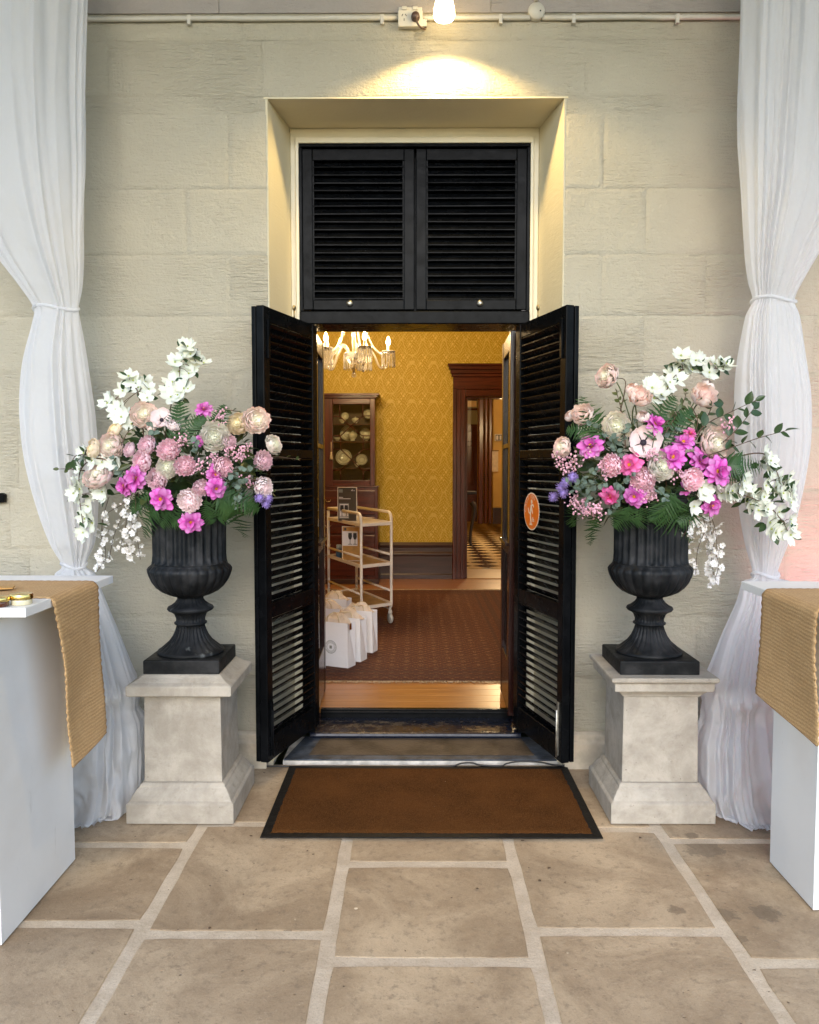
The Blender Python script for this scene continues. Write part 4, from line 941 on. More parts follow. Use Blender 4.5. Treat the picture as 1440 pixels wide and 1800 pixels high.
# hall console
ct = P(828, 864, 14.6); cf = PF(826, 960, ZF)
co = empty('console_table', (cf.x, cf.y, ZF), 'dark console table with carved curved leg standing on the hall tiles', 'table')
hgt = P(826, 864, cf.y).z - ZF
box('top', (-.95, -.02, hgt - .05), (.12, .42, hgt), 'ink', co, .008); box('apron', (-.93, 0, hgt - .20), (.09, .4, hgt - .051), 'mahogany_h', co, .004)
for x in (.03, -.86):
    build(MB().tube(crv([(x, .03, hgt - .19), (x + .05, .02, hgt - .28), (x + .035, .02, hgt - .45), (x - .01, .03, hgt - .7), (x - .02, .03, .07), (x + .01, .02, .002)]), [.055 - .030 * min(1, i / 35) for i in range(51)], 10), 'leg', 'ink', co)

# inner glazed doors folded into the room
def inner(sg):
    hx = (dr + fx - .004) if sg > 0 else (dl + fx + .004); W = .585; H = zt0 - ZF - .03; t = .04
    o = empty('glazed_door', (hx, YI + .075, ZF + .012), 'open inner glazed timber door, one of a pair folded into the room', 'door', 'inner glazed doors', R(90 + (-1.5 if sg > 0 else 1.5)))
    y0, y1 = (0, t)
    for a in (0, W - .09): box('stile', (a, y0, 0), (a + .09, y1, H), 'doorwood', o, .004)
    zr = [(0, .30), (.93, 1.00), (1.56, 1.59), (H - .10, H)]
    for a, b in zr: box('rail', (.0905, y0 + .002, a + .0006), (W - .0905, y1 - .002, b - .0006), 'doorwood', o, .004)
    for (a, b), (c, d) in zip(zr, zr[1:]): box('pane', (.0905, (y0 + y1) / 2 - .003, b), (W - .0905, (y0 + y1) / 2 + .003, c), 'pane', o)
    box('sill_ledge', (.0905, (y0 - .018) if sg < 0 else y1 - .001, .985), (W - .0905, (y0 + .001) if sg < 0 else y1 + .018, 1.003), 'doorwood', o, .003)
    return o
inner(-1); inner(1)

# rug with fringe
ra = PF(720, 1196, ZF + .01).y; rb = PF(720, 1036, ZF + .01).y; rx0, rx1 = -1.95, PF(890, 1066, ZF).x + .06
ro = empty('persian_rug', ((rx0 + rx1) / 2, (ra + rb) / 2, ZF + .0008), 'large red brown patterned rug covering the room floor', 'rug')
n1, n2 = 60, 60; rows, gr = [], []; hx, hy = (rx1 - rx0) / 2, (rb - ra) / 2
for j in range(n2 + 1):
    r_, g_ = [], []
    for i in range(n1 + 1):
        x = -hx + 2 * hx * i / n1; y = -hy + 2 * hy * j / n2; ed = i in (0, n1) or j in (0, n2)
        r_.append((x, y + noise.noise((x * 2, j, 0)) * .012 * (j == 0), .001 if ed else .009)); g_.append((min(hx - abs(x), 9), min(hy - abs(y), 9), 0))
    rows.append(r_); gr.append(g_)
build(MB().grid(rows, gr), 'pile', 'rug', ro)
fm = MB(); frr = random.Random(8); x = -hx
while x < hx:
    for yb_, sg in ((-hy, -1), (hy, 1)):
        L = frr.uniform(.025, .055); dx = frr.uniform(-.02, .02); a = Vector((x, yb_, .004)); b = Vector((x + dx, yb_ + sg * L, .0015 + frr.uniform(0, .006)))
        fm.tube([a, (a + b) / 2 + Vector((frr.uniform(-.006, .006), 0, .004)), b], [.003, .003, .0022], 4, False)
    x += .0075
stuff(build(fm, 'fringe', 'fringe', ro))

# ------------------------------------------------------------------ china cabinet
YCB = 10.05
cx_ = P(600, 850, YCB).x
cab = empty('china_cabinet', (P(612, 850, YCB).x, YCB, ZF), 'tall mahogany glazed china cabinet against the papered wall', 'cabinet'); CO = Vector(cab.location)
def cb_(l, t, r_, b_, y0, y1, name, mat, parent=cab, bevel=.004): return hb(l, t, r_, b_, y0, y1, name, mat, parent, bevel)
xl = 490    # far side hidden by the door
cb_(xl + 3, 698, 659, 855, YCB + .33, YCB + .36, 'back', 'leather'); cb_(651.5, 700, 659, 855, YCB + .001, YCB + .329, 'side', 'mahogany'); cb_(xl + 3, 700, xl + 8, 855, YCB + .001, YCB + .329, 'side', 'mahogany')
cb_(xl + 8.2, 700, 651.2, 706, YCB + .001, YCB + .329, 'top_board', 'mahogany_h'); cb_(xl + 8.2, 850, 651.2, 855, YCB + .001, YCB + .329, 'bottom_board', 'mahogany_h')
for l, t, r_, b_, d in ((xl - 3, 691, 667, 694.5, -.075), (xl - 1, 694.6, 664, 697.5, -.05), (xl + 1, 697.6, 661.5, 700, -.028)): cb_(l, t, r_, b_, YCB + d, YCB + .36, 'cornice', 'mahogany_h')
for l, r_ in ((571, 584.5), (651, 659), (565, 570.5), (xl + 3, xl + 11)): cb_(l, 700.5, r_, 854, YCB - .03, YCB - .0005, 'door_stile', 'mahogany')
cb_(585, 700.5, 650.5, 710.5, YCB - .029, YCB - .0005, 'door_rail', 'mahogany_h'); cb_(585, 844, 650.5, 854, YCB - .029, YCB - .0005, 'door_rail', 'mahogany_h')
cb_(xl + 11.5, 700.5, 564.5, 854, YCB - .028, YCB - .0005, 'door_panel', 'mahogany')
cb_(585, 711, 650.5, 843.5, YCB - .012, YCB - .008, 'pane', 'pane', bevel=0)
for py in (745, 776, 822.5): cb_(xl + 8.5, py, 651, py + 2.2, YCB + .02, YCB + .328, 'shelf', 'mahogany_h', bevel=.002)
Q = lambda zx, zy: P(560 + zx / 10, 680 + zy / 10, YCB - .018) - CO
def astragal(pts):
    for a, b in zip(pts, pts[1:]):
        a, b = Q(*a), Q(*b); build(MB().tube([a, b], .007, 4), 'astragal', 'mahogany_h', cab)
for pts in (((255, 520), (375, 520), (560, 690), (770, 860), (905, 860)), ((905, 510), (780, 510), (560, 700), (390, 860), (255, 860)), ((375, 300), (375, 520)), ((780, 300), (780, 510)),
            ((390, 860), (390, 1095), (255, 1095)), ((785, 860), (785, 1095), (905, 1095)), ((390, 1095), (580, 1280), (770, 1465), (905, 1465)), ((785, 1095), (580, 1280), (390, 1465), (255, 1465)), ((390, 1465), (390, 1640)), ((785, 1465), (785, 1640))): astragal(pts)
cb_(xl, 855.4, 664.5, 1018, YCB - .06, YCB + .36, 'lower_carcass', 'mahogany', bevel=.006); cb_(xl - 2, 1018.5, 666, 1026.5, YCB - .075, YCB + .36, 'foot', 'darkwood')
cb_(xl - 1, 854.2, 665.5, 856.6, YCB - .075, YCB - .0605, 'ledge', 'mahogany_h', bevel=.002)
for t, b_ in ((862, 905), (909, 938), (941, 974), (977, 1012)): cb_(xl + 6, t, 659, b_, YCB - .076, YCB - .0605, 'drawer', 'mahogany_h', bevel=.006)
for zx in (572,):
    for py in (880, 925, 958): k_ = P(zx + 5, py, YCB - .09) - CO; build(MB().tube(crv([k_ + Vector((-.03, .012, .012)), k_ + Vector((-.02, -.012, -.01)), k_ + Vector((.02, -.012, -.01)), k_ + Vector((.03, .012, .012))]), .004, 6), 'drawer_pull', 'brass', cab)
# tassel on the cabinet key
tq = P(582.3, 777, YCB - .045); ts2 = empty('key_tassel', tuple(tq), 'golden tassel hanging from the cabinet key', 'tassel')
build(MB().tube([(0, 0, 0), (0, 0, -.12)], .004, 6), 'cord', 'rope', ts2); build(MB().lathe([(.005, -.12), (.012, -.126), (.009, -.135), (.024, -.21), (.001, -.212)], 14), 'skirt', 'rope', ts2)
build(MB().tube([(0, 0, 0), (0, .018, .002)], .004, 6), 'key', 'brass', ts2)
# crockery
def plate(zx, zy, r10, yy, label, kind='plate'):
    c = P(560 + zx / 10, 680 + zy / 10, yy); r = r10 / 10 * yy / F
    o = empty('china_' + kind, (c.x, yy, c.z - r), label, kind, 'crockery in the china cabinet')
    T = Matrix.Translation((0, 0, r)) @ Matrix.Rotation(R(78), 4, 'X')
    build(MB().lathe([(.001, .004), (r * .5, .004), (r * .56, .008), (r * .62, .012), (r * .98, .02), (r, .022), (r * .99, .017), (r * .6, .006), (r * .5, 0), (.001, 0)], 40, T=T, closed=False), 'dish', 'china', o)
    for q0, q1, zq in ((.86, .92, .0185), (.50, .535, .0062)):
        build(MB().lathe([(r * q0, zq + .001), (r * q1, zq + .0024)], 40, T=T, closed=False), 'band', 'china_dark', o)
plate(445, 1240, 138, YCB + .19, 'large cream plate with dark band on the lower cabinet shelf'); plate(762, 1285, 98, YCB + .2, 'smaller cream plate with dark band on the lower cabinet shelf')
plate(830, 830, 100, YCB + .22, 'cream plate standing behind cups on the middle cabinet shelf'); plate(880, 480, 86, YCB + .2, 'cream plate standing at the end of the upper cabinet shelf')
plate(520, 820, 135, YCB + .24, 'cream oval platter standing at the back of the middle cabinet shelf'); plate(470, 520, 66, YCB + .2, 'small cream plate leaning on the upper cabinet shelf')
def bowl_(zx, zyb, r10, h10, yy, label, name='tureen'):
    c = P(560 + zx / 10, 680 + zyb / 10, yy); r = r10 / 10 * yy / F; h_ = h10 / 10 * yy / F
    o = empty('china_' + name, (c.x, yy, c.z), label, name, 'crockery in the china cabinet')
    build(MB().lathe([(r * .45, 0), (r * .5, h_ * .08), (r * .4, h_ * .15), (r * .75, h_ * .35), (r, h_ * .7), (r * 1.02, h_ * .78), (r * .9, h_ * .82)], 28), 'bowl', 'china', o)
    if name == 'tureen': build(MB().lathe([(r * .92, h_ * .822), (r * .8, h_ * .95), (r * .3, h_ * 1.1), (r * .08, h_ * 1.14), (r * .12, h_ * 1.22), (.001, h_ * 1.26)], 28), 'lid', 'china', o)
bowl_(650, 640, 70, 90, YCB + .12, 'cream lidded tureen on the upper cabinet shelf'); bowl_(420, 640, 60, 80, YCB + .12, 'cream serving bowl on the upper cabinet shelf', 'bowl')
bowl_(600, 950, 85, 140, YCB + .1, 'cream lidded tureen on the middle cabinet shelf'); bowl_(330, 950, 60, 70, YCB + .12, 'cream stacked saucers on the middle cabinet shelf', 'bowl'); bowl_(850, 950, 55, 75, YCB + .1, 'cream sauce boat on the middle cabinet shelf', 'bowl'); bowl_(680, 1410, 50, 80, YCB + .1, 'small cream cup on the lower cabinet shelf', 'bowl')

# ------------------------------------------------------------------ serving trolley
p3 = PF(685, 1098, ZF); p3y = p3.y
p2y, p1y = p3y / 1.032, p3y / 1.032 * 1.118
A2 = P(635, 950, p2y); A3 = P(688, 950, p3y); A1 = P(577.5, 950, p1y)
v2, v3, v1 = Vector((A2.x, A2.y)), Vector((A3.x, A3.y)), Vector((A1.x, A1.y))
tr = empty('serving_trolley', ((v1.x + v3.x) / 2, (v1.y + v3.y) / 2, ZF + .01), 'cream tubular three tier serving trolley on castors', 'trolley')
tb = Vector(tr.location); l2 = lambda v, z: Vector((v.x - tb.x, v.y - tb.y, z)); v4 = v1 + v3 - v2
ztop = P(635, 903, p2y).z - tb.z; zsh = [P(635, q, p2y).z - tb.z for q in (1069, 996, 923)]; zmid = P(635, 980, p2y).z - tb.z; zlow = .135
r0 = .0135
def hoop(a, b):      # near end bends down from the top rail
    d = (b - a).normalized(); pts = [l2(a, zlow + .10), l2(a, ztop - .02), l2(a, ztop)] ; e1 = b - d * .07
    pts2 = [l2(a, ztop), l2(e1, ztop)] + [l2(b - d * .07 * (1 - math.sin(t)), ztop - .07 * (1 - math.cos(t))) for t in (.4, .8, 1.2, 1.57)] + [l2(b, zlow + .06)] + [l2(b - d * .06 * (1 - math.cos(t)), zlow + .06 - .06 * math.sin(t)) for t in (.5, 1.0, 1.57)] + [l2(b - d * .25, zlow)]
    build(MB().tube(pts[:2], r0, 10), 'post', 'trolley', tr); build(MB().tube(pts2, r0, 10), 'side_frame', 'trolley', tr)
    build(MB().tube([l2(a, zmid), l2(b, zmid)], r0 * .8, 8), 'guard_rail', 'trolley', tr)
    build(MB().tube([l2(a, zsh[0] + .12), l2(b, zsh[0] + .12)], r0 * .8, 8), 'guard_rail', 'trolley', tr)
hoop(v1, v2); hoop(v4, v3)
build(MB().tube([l2(v1, ztop), l2(v4, ztop)], r0, 10), 'handle_bar', 'trolley', tr)
for z in zsh:
    for a, b in ((v1, v2), (v2, v3), (v3, v4), (v4, v1)):
        build(MB().box((0, -.009, -.015), ((b - a).length, .009, .015), Matrix.Translation(l2(a, z)) @ Matrix.Rotation(math.atan2((b - a).y, (b - a).x), 4, 'Z')), 'shelf_edge', 'trolley', tr, .002, 1)
    c = (v1 + v3) / 2; build(MB().poly([l2(c + (q - c) * .985, z - .004) for q in (v1, v2, v3, v4)], (0, 0, .006)), 'shelf', 'shelfmesh' if z != zsh[2] else 'trolley', tr)
for v in (v3, v2 + (v1 - v2).normalized() * .06, v4, v1):
    b = l2(v - (v3 - v4).normalized() * (.03 if v is v3 else 0), 0)
    T = Matrix.Translation(b + Vector((0, -.015, .048))) @ Matrix.Rotation(R(25), 4, 'Z') @ Matrix.Rotation(R(90), 4, 'Y')
    w_ = build(MB().lathe([(.012, -.013), (.044, -.013), (.048, -.006), (.048, .006), (.044, .013), (.012, .013)], 24, T=T), 'castor', 'castor', tr)
    build(MB().tube([b + Vector((.0, -.012, .045)), b + Vector((0, 0, .10)), b + Vector((0, 0, zlow + (.1 if v is v1 or v is v4 else .0)))], [.016, .02, .012], 8), 'fork', 'castor', w_)
def glassicon(mb, x, z, h, y, full, T):
    w = h * .17
    prof = [(0, 0), (w * 1.1, 0), (w * 1.1, h * .03), (w * .14, h * .06), (w * .14, h * .40), (w * .7, h * .5), (w, h * .68), (w * .86, h), (0, h)]
    mb.poly([(x + a, y, z + b) for a, b in prof] + [(x - a, y, z + b) for a, b in prof[::-1]], (0, -.0006, 0), T)
def stand_sign(l, r_, t, b_, Y, zb, label, kind):
    a, c = P(l, b_, Y), P(r_, t, Y); w, h_ = c.x - a.x, c.z - a.z; z0 = zb
    o = empty('table_sign', ((a.x + c.x) / 2, Y, zb), label, 'sign', rz=R(-6)); h_ = c.z - zb
    box('acrylic_stand', (-w / 2 - .004, .001, 0), (w / 2 + .004, .006, h_ + .004), 'trolley', o, .001); box('stand_foot', (-w / 2, .0062, 0), (w / 2, .07, .004), 'trolley', o, .001)
    box('poster', (-w / 2 + .003, -.001, .004), (w / 2 - .003, .0008, h_ - .002), 'signbrown' if kind == 0 else 'signtan', o)
    I = Matrix.Identity(4)
    if kind == 0:
        box('photo', (-w * .44, -.0018, h_ * .08), (w * .10, -.0011, h_ * .54), 'signgrey', o); box('photo_field', (-w * .40, -.0024, h_ * .11), (w * .06, -.0019, h_ * .51), 'signwhite', o)
        m = MB(); glassicon(m, -w * .28, h_ * .14, h_ * .34, -.0025, 0, I); glassicon(m, -w * .05, h_ * .14, h_ * .34, -.0025, 1, I); build(m, 'glass_print', 'ink', o)
        box('logo', (-w * .44, -.0018, h_ * .85), (-w * .24, -.0011, h_ * .95), 'signgrey', o)
        m = MB()
        for z, x1 in ((.70, -.22), (.66, .18)): m.box((-w * .44, -.0018, h_ * z), (w * x1, -.0011, h_ * (z + .018)))
        for i_, (x, hh) in enumerate(((.22, .05), (.27, .07), (.33, .025), (.38, .025))): m.box((w * x, -.0018, h_ * .90), (w * (x + .035), -.0011, h_ * (.90 + hh * .6)))
        build(m, 'lettering', 'signwhite', o)
    else:
        box('photo', (-w * .49, -.0018, h_ * .44), (w * .36, -.0011, h_ * .87), 'signwhite', o)
        m = MB(); glassicon(m, -w * .06, h_ * .48, h_ * .34, -.0019, 0, I); glassicon(m, w * .22, h_ * .48, h_ * .34, -.0019, 1, I); build(m, 'glass_print', 'ink', o)
        box('logo', (-w * .40, -.0018, h_ * .89), (-w * .27, -.0011, h_ * .97), 'signbrown', o)
    return o
Ysg = p2y + .45
stand_sign(594, 627, 857, 914, Ysg, tb.z + zsh[2] + .0022, 'dark poster with wine glass picture in a stand on the trolley top', 0)
stand_sign(602, 633, 926, 986, p2y + .42, tb.z + zsh[1] + .0022, 'tan poster with wine glasses on white on the middle trolley shelf', 1)
q = P(596, 982, p1y - .18); bo = empty('spray_bottle', (q.x, q.y, tb.z + zsh[1] + .0022), 'small blue bottle with pale cap on the middle trolley shelf', 'bottle')
build(MB().lathe([(.028, 0), (.03, .004), (.03, .07), (.022, .085), (.001, .086)], 20), 'body', 'blueb', bo); build(MB().lathe([(.024, .0865), (.026, .12), (.02, .128), (.001, .13)], 20), 'cap', 'bluecap', bo)

# ------------------------------------------------------------------ paper gift bags
def bag(px, py, ang, w, d, h_, label, group=None, crest=False, tag=False):
    q = PF(px, py, ZF + .0098); ca, sa = math.cos(ang), math.sin(ang)
    # px,py = nearest bottom corner; front face runs away to the left, side face to the right
    o = empty('gift_bag', (q.x, q.y, ZF + .0098), label, 'gift bag', group, ang)
    m = MB(); b = [(0, 0), (0, d), (-w, d), (-w, 0)]; e = .012
    vs = [(x, y, 0) for x, y in b] + [(x + (-.002 if x == 0 else .002), y, h_) for x, y in b] + [(-.004, d / 2, h_ * .28), (-.028, d / 2, h_)]
    fs = [(0, 1, 2, 3)[::-1], (3, 0, 4, 7), (2, 3, 7, 6), (1, 2, 6, 5), (0, 1, 8), (0, 8, 9, 4), (1, 5, 9, 8)]
    m.add(vs, fs, smooth=False); body = build(m, 'bag_body', 'paper', o); sl = body.modifiers.new('t', 'SOLIDIFY'); sl.thickness = .0012
    tm_ = MB(); rn = random.Random(int(px * 7 + py)); rows = []
    for i in range(9):
        rows.append([(-w * (.04 + .92 * i / 8) + rn.uniform(-.008, .008), d * (.06 + .88 * j / 5), h_ - .015 + (.06 * math.sin(math.pi * j / 5) * math.sin(math.pi * i / 8)) + rn.uniform(-.006, .03) * (0 < i < 8 and 0 < j < 5)) for j in range(6)])
    tm_.grid(rows); build(tm_, 'tissue', 'tissue', o, smooth=False)
    for y in (.012, d - .012):
        build(MB().tube(crv([(-w * .3, y, h_ - .01), (-w * .33, y - .004, h_ + .04), (-w * .5, y + rn.uniform(-.04, .04), h_ + rn.uniform(.03, .07)), (-w * .67, y - .004, h_ + .035), (-w * .7, y, h_ - .01)], 6), .005, 7), 'handle', 'rope', o)
    if crest:
        c = MB(); cxx = -w * .55; cz = h_ * .44
        for r1, r2 in ((.048, .044), (.031, .029)):
            n_ = 32
            for k_ in range(n_):
                a0, a1_ = 2 * math.pi * k_ / n_, 2 * math.pi * (k_ + 1) / n_
                c.add([(cxx + r1 * math.cos(a0), -.0016, cz + r1 * math.sin(a0)), (cxx + r1 * math.cos(a1_), -.0016, cz + r1 * math.sin(a1_)), (cxx + r2 * math.cos(a1_), -.0016, cz + r2 * math.sin(a1_)), (cxx + r2 * math.cos(a0), -.0016, cz + r2 * math.sin(a0))], [(0, 1, 2, 3)], smooth=False)
        for k_ in range(22):
            a0 = 2 * math.pi * k_ / 22; c.box((-.002, -.0017, -.004), (.002, -.0016, .004), Matrix.Translation((cxx + .0375 * math.cos(a0), 0, cz + .0375 * math.sin(a0))) @ Matrix.Rotation(math.pi / 2 - a0, 4, 'Y'))
        c.box((cxx - .010, -.0017, cz - .012), (cxx + .010, -.0016, cz + .010)); build(c, 'crest', 'signgrey', o)
    if tag: box('tag', (.0012, d * .2, h_ - .05), (.0022, d * .45, h_ - .005), 'gold', o)
    return o
G = 'white paper gift bags under the trolley'
bag(612, 1175, R(-25), .26, .11, .325, 'front white paper gift bag with round grey crest', G, True, True)
bag(634, 1164, R(-22), .26, .11, .325, 'white paper gift bag standing directly behind the crested bag', G)
bag(655, 1148, R(-20), .26, .10, .325, 'white paper gift bag standing furthest under the trolley edge', G)
bag(560, 1182, R(-22), .22, .11, .30, 'white paper gift bag peeping past the inner door', G)
for px, py in ((598, 1143), (610, 1121), (576, 1128)): bag(px, py, R(rnd.uniform(-26, -16)), .26, .11, .325, 'white paper gift bag hidden behind others, only its tissue top showing', G)

# ------------------------------------------------------------------ chandelier
YCH = 7.9; kc = YCH / F; hub = P(622, 632, YCH)
ch = empty('crystal_chandelier', tuple(hub), 'lit crystal chandelier with candle bulbs and hanging prisms', 'chandelier')
build(MB().lathe([(.010, .02), (.020, .06), (.014, .10), (.024, .16), (.016, .22), (.03, .30), (.02, .40), (.04, .48), (.02, .52), (.012, .6), (.012, RZ - hub.z)], 20), 'shaft', 'crystal', ch)
build(MB().lathe([(.004, -.05), (.03, -.045), (.07, -.02), (.09, .02), (.098, .055), (.094, .06), (.08, .05), (.05, .03)], 32, lambda a: abs(math.sin(a * 8)), closed=False), 'bowl', 'crystal', ch)
build(MB().lathe([(.012, -.05), (.018, -.08), (.010, -.10), (.014, -.12)], 14), 'drop_stem', 'brass', ch); build(MB().ball((0, 0, -.145), .024, 14), 'finial', 'crystal', ch)
def fringe(r, z0, L, n, parent, c=(0, 0, 0)):
    m = MB()
    for k_ in range(n):
        a = 2 * math.pi * k_ / n; x, y = c[0] + r * math.cos(a), c[1] + r * math.sin(a)
        m.tube([(x, y, z0), (x, y, z0 - .012), (x, y, z0 - L + .012), (x, y, z0 - L)], [.002, .0065, .0075, .001], 5)
        m.ball((x, y, z0 + .004), .005, 6)
    o = build(m, 'prism_fringe', 'crystal', parent); stuff(o); return o
fringe(.095, .03, .13, 20, ch)
RA = .33
for k_, a in enumerate((4, 74, 148, 223, 292)):
    a = R(a); d = Vector((math.cos(a), math.sin(a), 0)); e = d * RA
    arm = build(MB().tube(crv([d * .03 + Vector((0, 0, .03)), d * .12 + Vector((0, 0, .13)), d * .19 + Vector((0, 0, .05)), d * .25 + Vector((0, 0, -.07)), d * .31 + Vector((0, 0, -.06)), e + Vector((0, 0, .06))]), .011, 10), 'arm', 'crystal', ch)
    build(MB().lathe([(.01, .055), (.05, .062), (.068, .078), (.066, .082), (.03, .068), (.02, .07)], 24, lambda q: abs(math.sin(q * 6)), T=Matrix.Translation(e), closed=False), 'drip_pan', 'crystal', arm)
    build(MB().lathe([(.013, .066), (.013, .135)], 14, T=Matrix.Translation(e)), 'candle', 'candle', arm)
    build(MB().lathe([(.009, .1355), (.021, .155), (.023, .172), (.014, .20), (.003, .222)], 16, T=Matrix.Translation(e)), 'candle_bulb', 'flame', arm)
    fr_o = fringe(.062, .076, .15, 14, arm, e)
    pl_ = bpy.data.lights.new('candle_light', 'POINT'); pl_.energy = 13.5; pl_.color = (1, .70, .36); pl_.shadow_soft_size = .03
    po_ = link('candle_light', pl_, ch); po_.location = e + Vector((0, 0, .26))
    # beaded swag from the crown to the arm
    sw = MB(); top = d * .05 + Vector((0, 0, .50))
    for i in range(26):
        t = i / 25; q = top.lerp(e * .80 + Vector((0, 0, .05)), t) + Vector((0, 0, -.10 * math.sin(math.pi * t))); sw.ball(q, .011, 6)
    stuff(build(sw, 'bead_chain', 'crystal', ch))
build(MB().lathe([(.06, .47), (.075, .49), (.06, .51), (.02, .5)], 24, closed=False), 'crown', 'crystal', ch); fringe(.068, .485, .14, 14, ch)

# ------------------------------------------------------------------ flower meshes (unit radius, facing +z)
def cup_flower(layers, seed, mats, eye=None):
    """layers: (radius, petals, open angle deg, half width rad, ruffle, lift)"""
    rn = random.Random(seed); mb = MB(); nl = len(layers)
    for li, (Rr, n, th, hw, ruf, lift) in enumerate(layers):
        off = rn.uniform(0, 6.28)
        for k in range(n):
            ph = off + 2 * math.pi * k / n + rn.uniform(-.12, .12); thm = R(th + rn.uniform(-9, 9)); rr = Rr * rn.uniform(.93, 1.06); rows, gr = [], []; f0 = rn.uniform(0, 6); tl = rn.uniform(-.05, .05)
            nu, nv = 6, 8
            for i in range(nu + 1):
                t = i / nu; a = R(8) + (thm - R(8)) * t; row, g = [], []
                for j in range(nv + 1):
                    s_ = j / nv * 2 - 1; wv = hw * (1 - .45 * (1 - t) ** 1.5) * (1 - .16 * t ** 4)
                    b = ph + s_ * wv; aa = a - .22 * t * t * s_ * s_ * (thm); r2 = rr * (1 + tl * s_) + ruf * t * t * math.sin(s_ * 7 + f0) * rr * .5
                    z = -r2 * math.cos(aa) * .82 + lift
                    row.append((r2 * math.sin(aa) * math.cos(b), r2 * math.sin(aa) * math.sin(b), z + ruf * t * t * math.cos(s_ * 9 + f0) * rr * .35)); g.append((t * t, li / nl, 0))
                rows.append(row); gr.append(g)
            mb.grid(rows, gr)
    if eye:
        mb.m = 1; mb.ball((0, 0, eye[1]), eye[0], 10, (1, 1, .7)); mb.m = 0
    return mb
RAN = [(1.0, 8, 90, .52, .10, .20), (.94, 8, 98, .50, .09, .24), (.86, 7, 107, .54, .06, .27), (.77, 7, 113, .52, .05, .30), (.68, 7, 118, .50, .05, .33), (.59, 6, 122, .56, .05, .36), (.50, 6, 126, .56, .04, .40), (.41, 5, 130, .64, .04, .43), (.32, 5, 134, .64, .03, .46), (.22, 4, 138, .8, .02, .49)]
CAR = [(1.0, 8, 96, .52, .16, .25), (.94, 8, 100, .46, .13, .27), (.85, 8, 108, .46, .14, .30), (.75, 7, 113, .48, .15, .34), (.64, 7, 118, .46, .16, .38), (.52, 6, 124, .5, .17, .42), (.40, 5, 130, .56, .17, .46), (.26, 4, 138, .7, .15, .5)]
ANE = [(1.0, 5, 88, .72, .07, .35), (.93, 5, 84, .66, .07, .33)]
POP = [(1.0, 4, 104, .80, .16, .30), (.92, 4, 112, .72, .18, .30), (.74, 4, 122, .7, .18, .36), (.5, 4, 130, .8, .16, .42)]
BUDF = [(1.0, 4, 150, .95, .04, .2), (.9, 4, 152, .9, .04, .2)]
FM = {}
def fm(key, layers, mats, n=2, eye=None):
    FM[key] = [cup_flower(layers, hash_(key) + i, mats, eye).mesh(key, mats) for i in range(n)]
def hash_(k): return sum(ord(c) * (i + 3) for i, c in enumerate(k))
RAN = [(a, b, c - 6 * i / 4, d, e, f) for i, (a, b, c, d, e, f) in enumerate(RAN)]
fm('ran_peach', RAN, ['ran_peach', 'eye_green'], 3, (.10, -.02)); fm('ran_cream', RAN, ['ran_cream', 'eye_dark'], 2, (.13, .12)); fm('ran_yellow', RAN, ['ran_yellow', 'eye_green'], 2, (.1, -.02))
fm('rose_pink', CAR, ['rose_pink'], 3); fm('rose_pale', CAR, ['rose_pale'], 2)
fm('anem', ANE, ['anem', 'eye_dark'], 2, (.2, -.28)); fm('pop', POP, ['anem_peach'], 3); fm('bud', BUDF, ['anem_peach'], 2)
def long_petal(L, W, cup, mat):
    mb = MB(); rows, gr = [], []; n = 7
    for i in range(n + 1):
        t = i / n; w = W * (math.sin(math.pi * min(1, t * .86 + .10)) ** .75) * (1 if t < .95 else .8); row, g = [], []
        for j in range(5):
            s_ = j / 2 - 1; row.append((L * (.10 + .90 * t) - (.05 * L * (abs(s_) < .6) * (t == 1)), w * s_, cup * t * t * L - .12 * W * (1 - s_ * s_) * t + .18 * math.sin(t * 3) * L * .3 + .05 * abs(s_) * W)); g.append((t, abs(s_), 0))
        rows.append(row); gr.append(g)
    mb.grid(rows, gr); return mb.mesh('petal', mat)
PET = {m: [long_petal(1, .265, c, m) for c in (-.10, .18)] for m in ('mag', 'hot')}
EYE = MB(); EYE.lathe([(.20, -.02), (.22, .05), (.15, .13), (.001, .15)], 16); 
for k in range(40):
    a = k * 2.4; r = .21 * math.sqrt(k / 40); EYE.ball((r * math.cos(a), r * math.sin(a), .13 - r * .35), .028, 5)
EYE = EYE.mesh('centre', 'eye')
def flat_flower(n, W, mats, eye, notch=.12, cup=.12, key='f', seed=1):
    mb = MB(); rn = random.Random(seed)
    for k in range(n):
        ph = 2 * math.pi * k / n + rn.uniform(-.1, .1); rows, gr = [], []; c2 = cup + rn.uniform(-.28, .42); tw = rn.uniform(-.25, .25)
        for i in range(6):
            t = i / 5; w = W * (math.sin(math.pi * min(1, t * .70 + .13)) ** .8); row, g = [], []
            for j in range(5):
                s_ = j / 2 - 1; x = .08 + .92 * t - (notch * (1 - abs(s_)) if t == 1 else 0); y = w * s_; z = c2 * t * t - .10 * t ** 4 + .14 * s_ * s_ * t + tw * s_ * t * .5
                row.append((x * math.cos(ph) - y * math.sin(ph), x * math.sin(ph) + y * math.cos(ph), z)); g.append((t, abs(s_), 0))
            rows.append(row); gr.append(g)
        mb.grid(rows, gr)
    mb.m = 1; mb.ball((0, 0, .05), eye, 8, (1, 1, .8)); return mb.mesh(key, mats)
DOG = [flat_flower(4, .46, ['dogw', 'eye_green'], .11, .12, .16, 'dogwood_flower', i) for i in range(4)]
BLO = [flat_flower(5, .40, ['bloss', 'eye_green'], .10, .10, .3, 'blossom', i + 9) for i in range(3)]
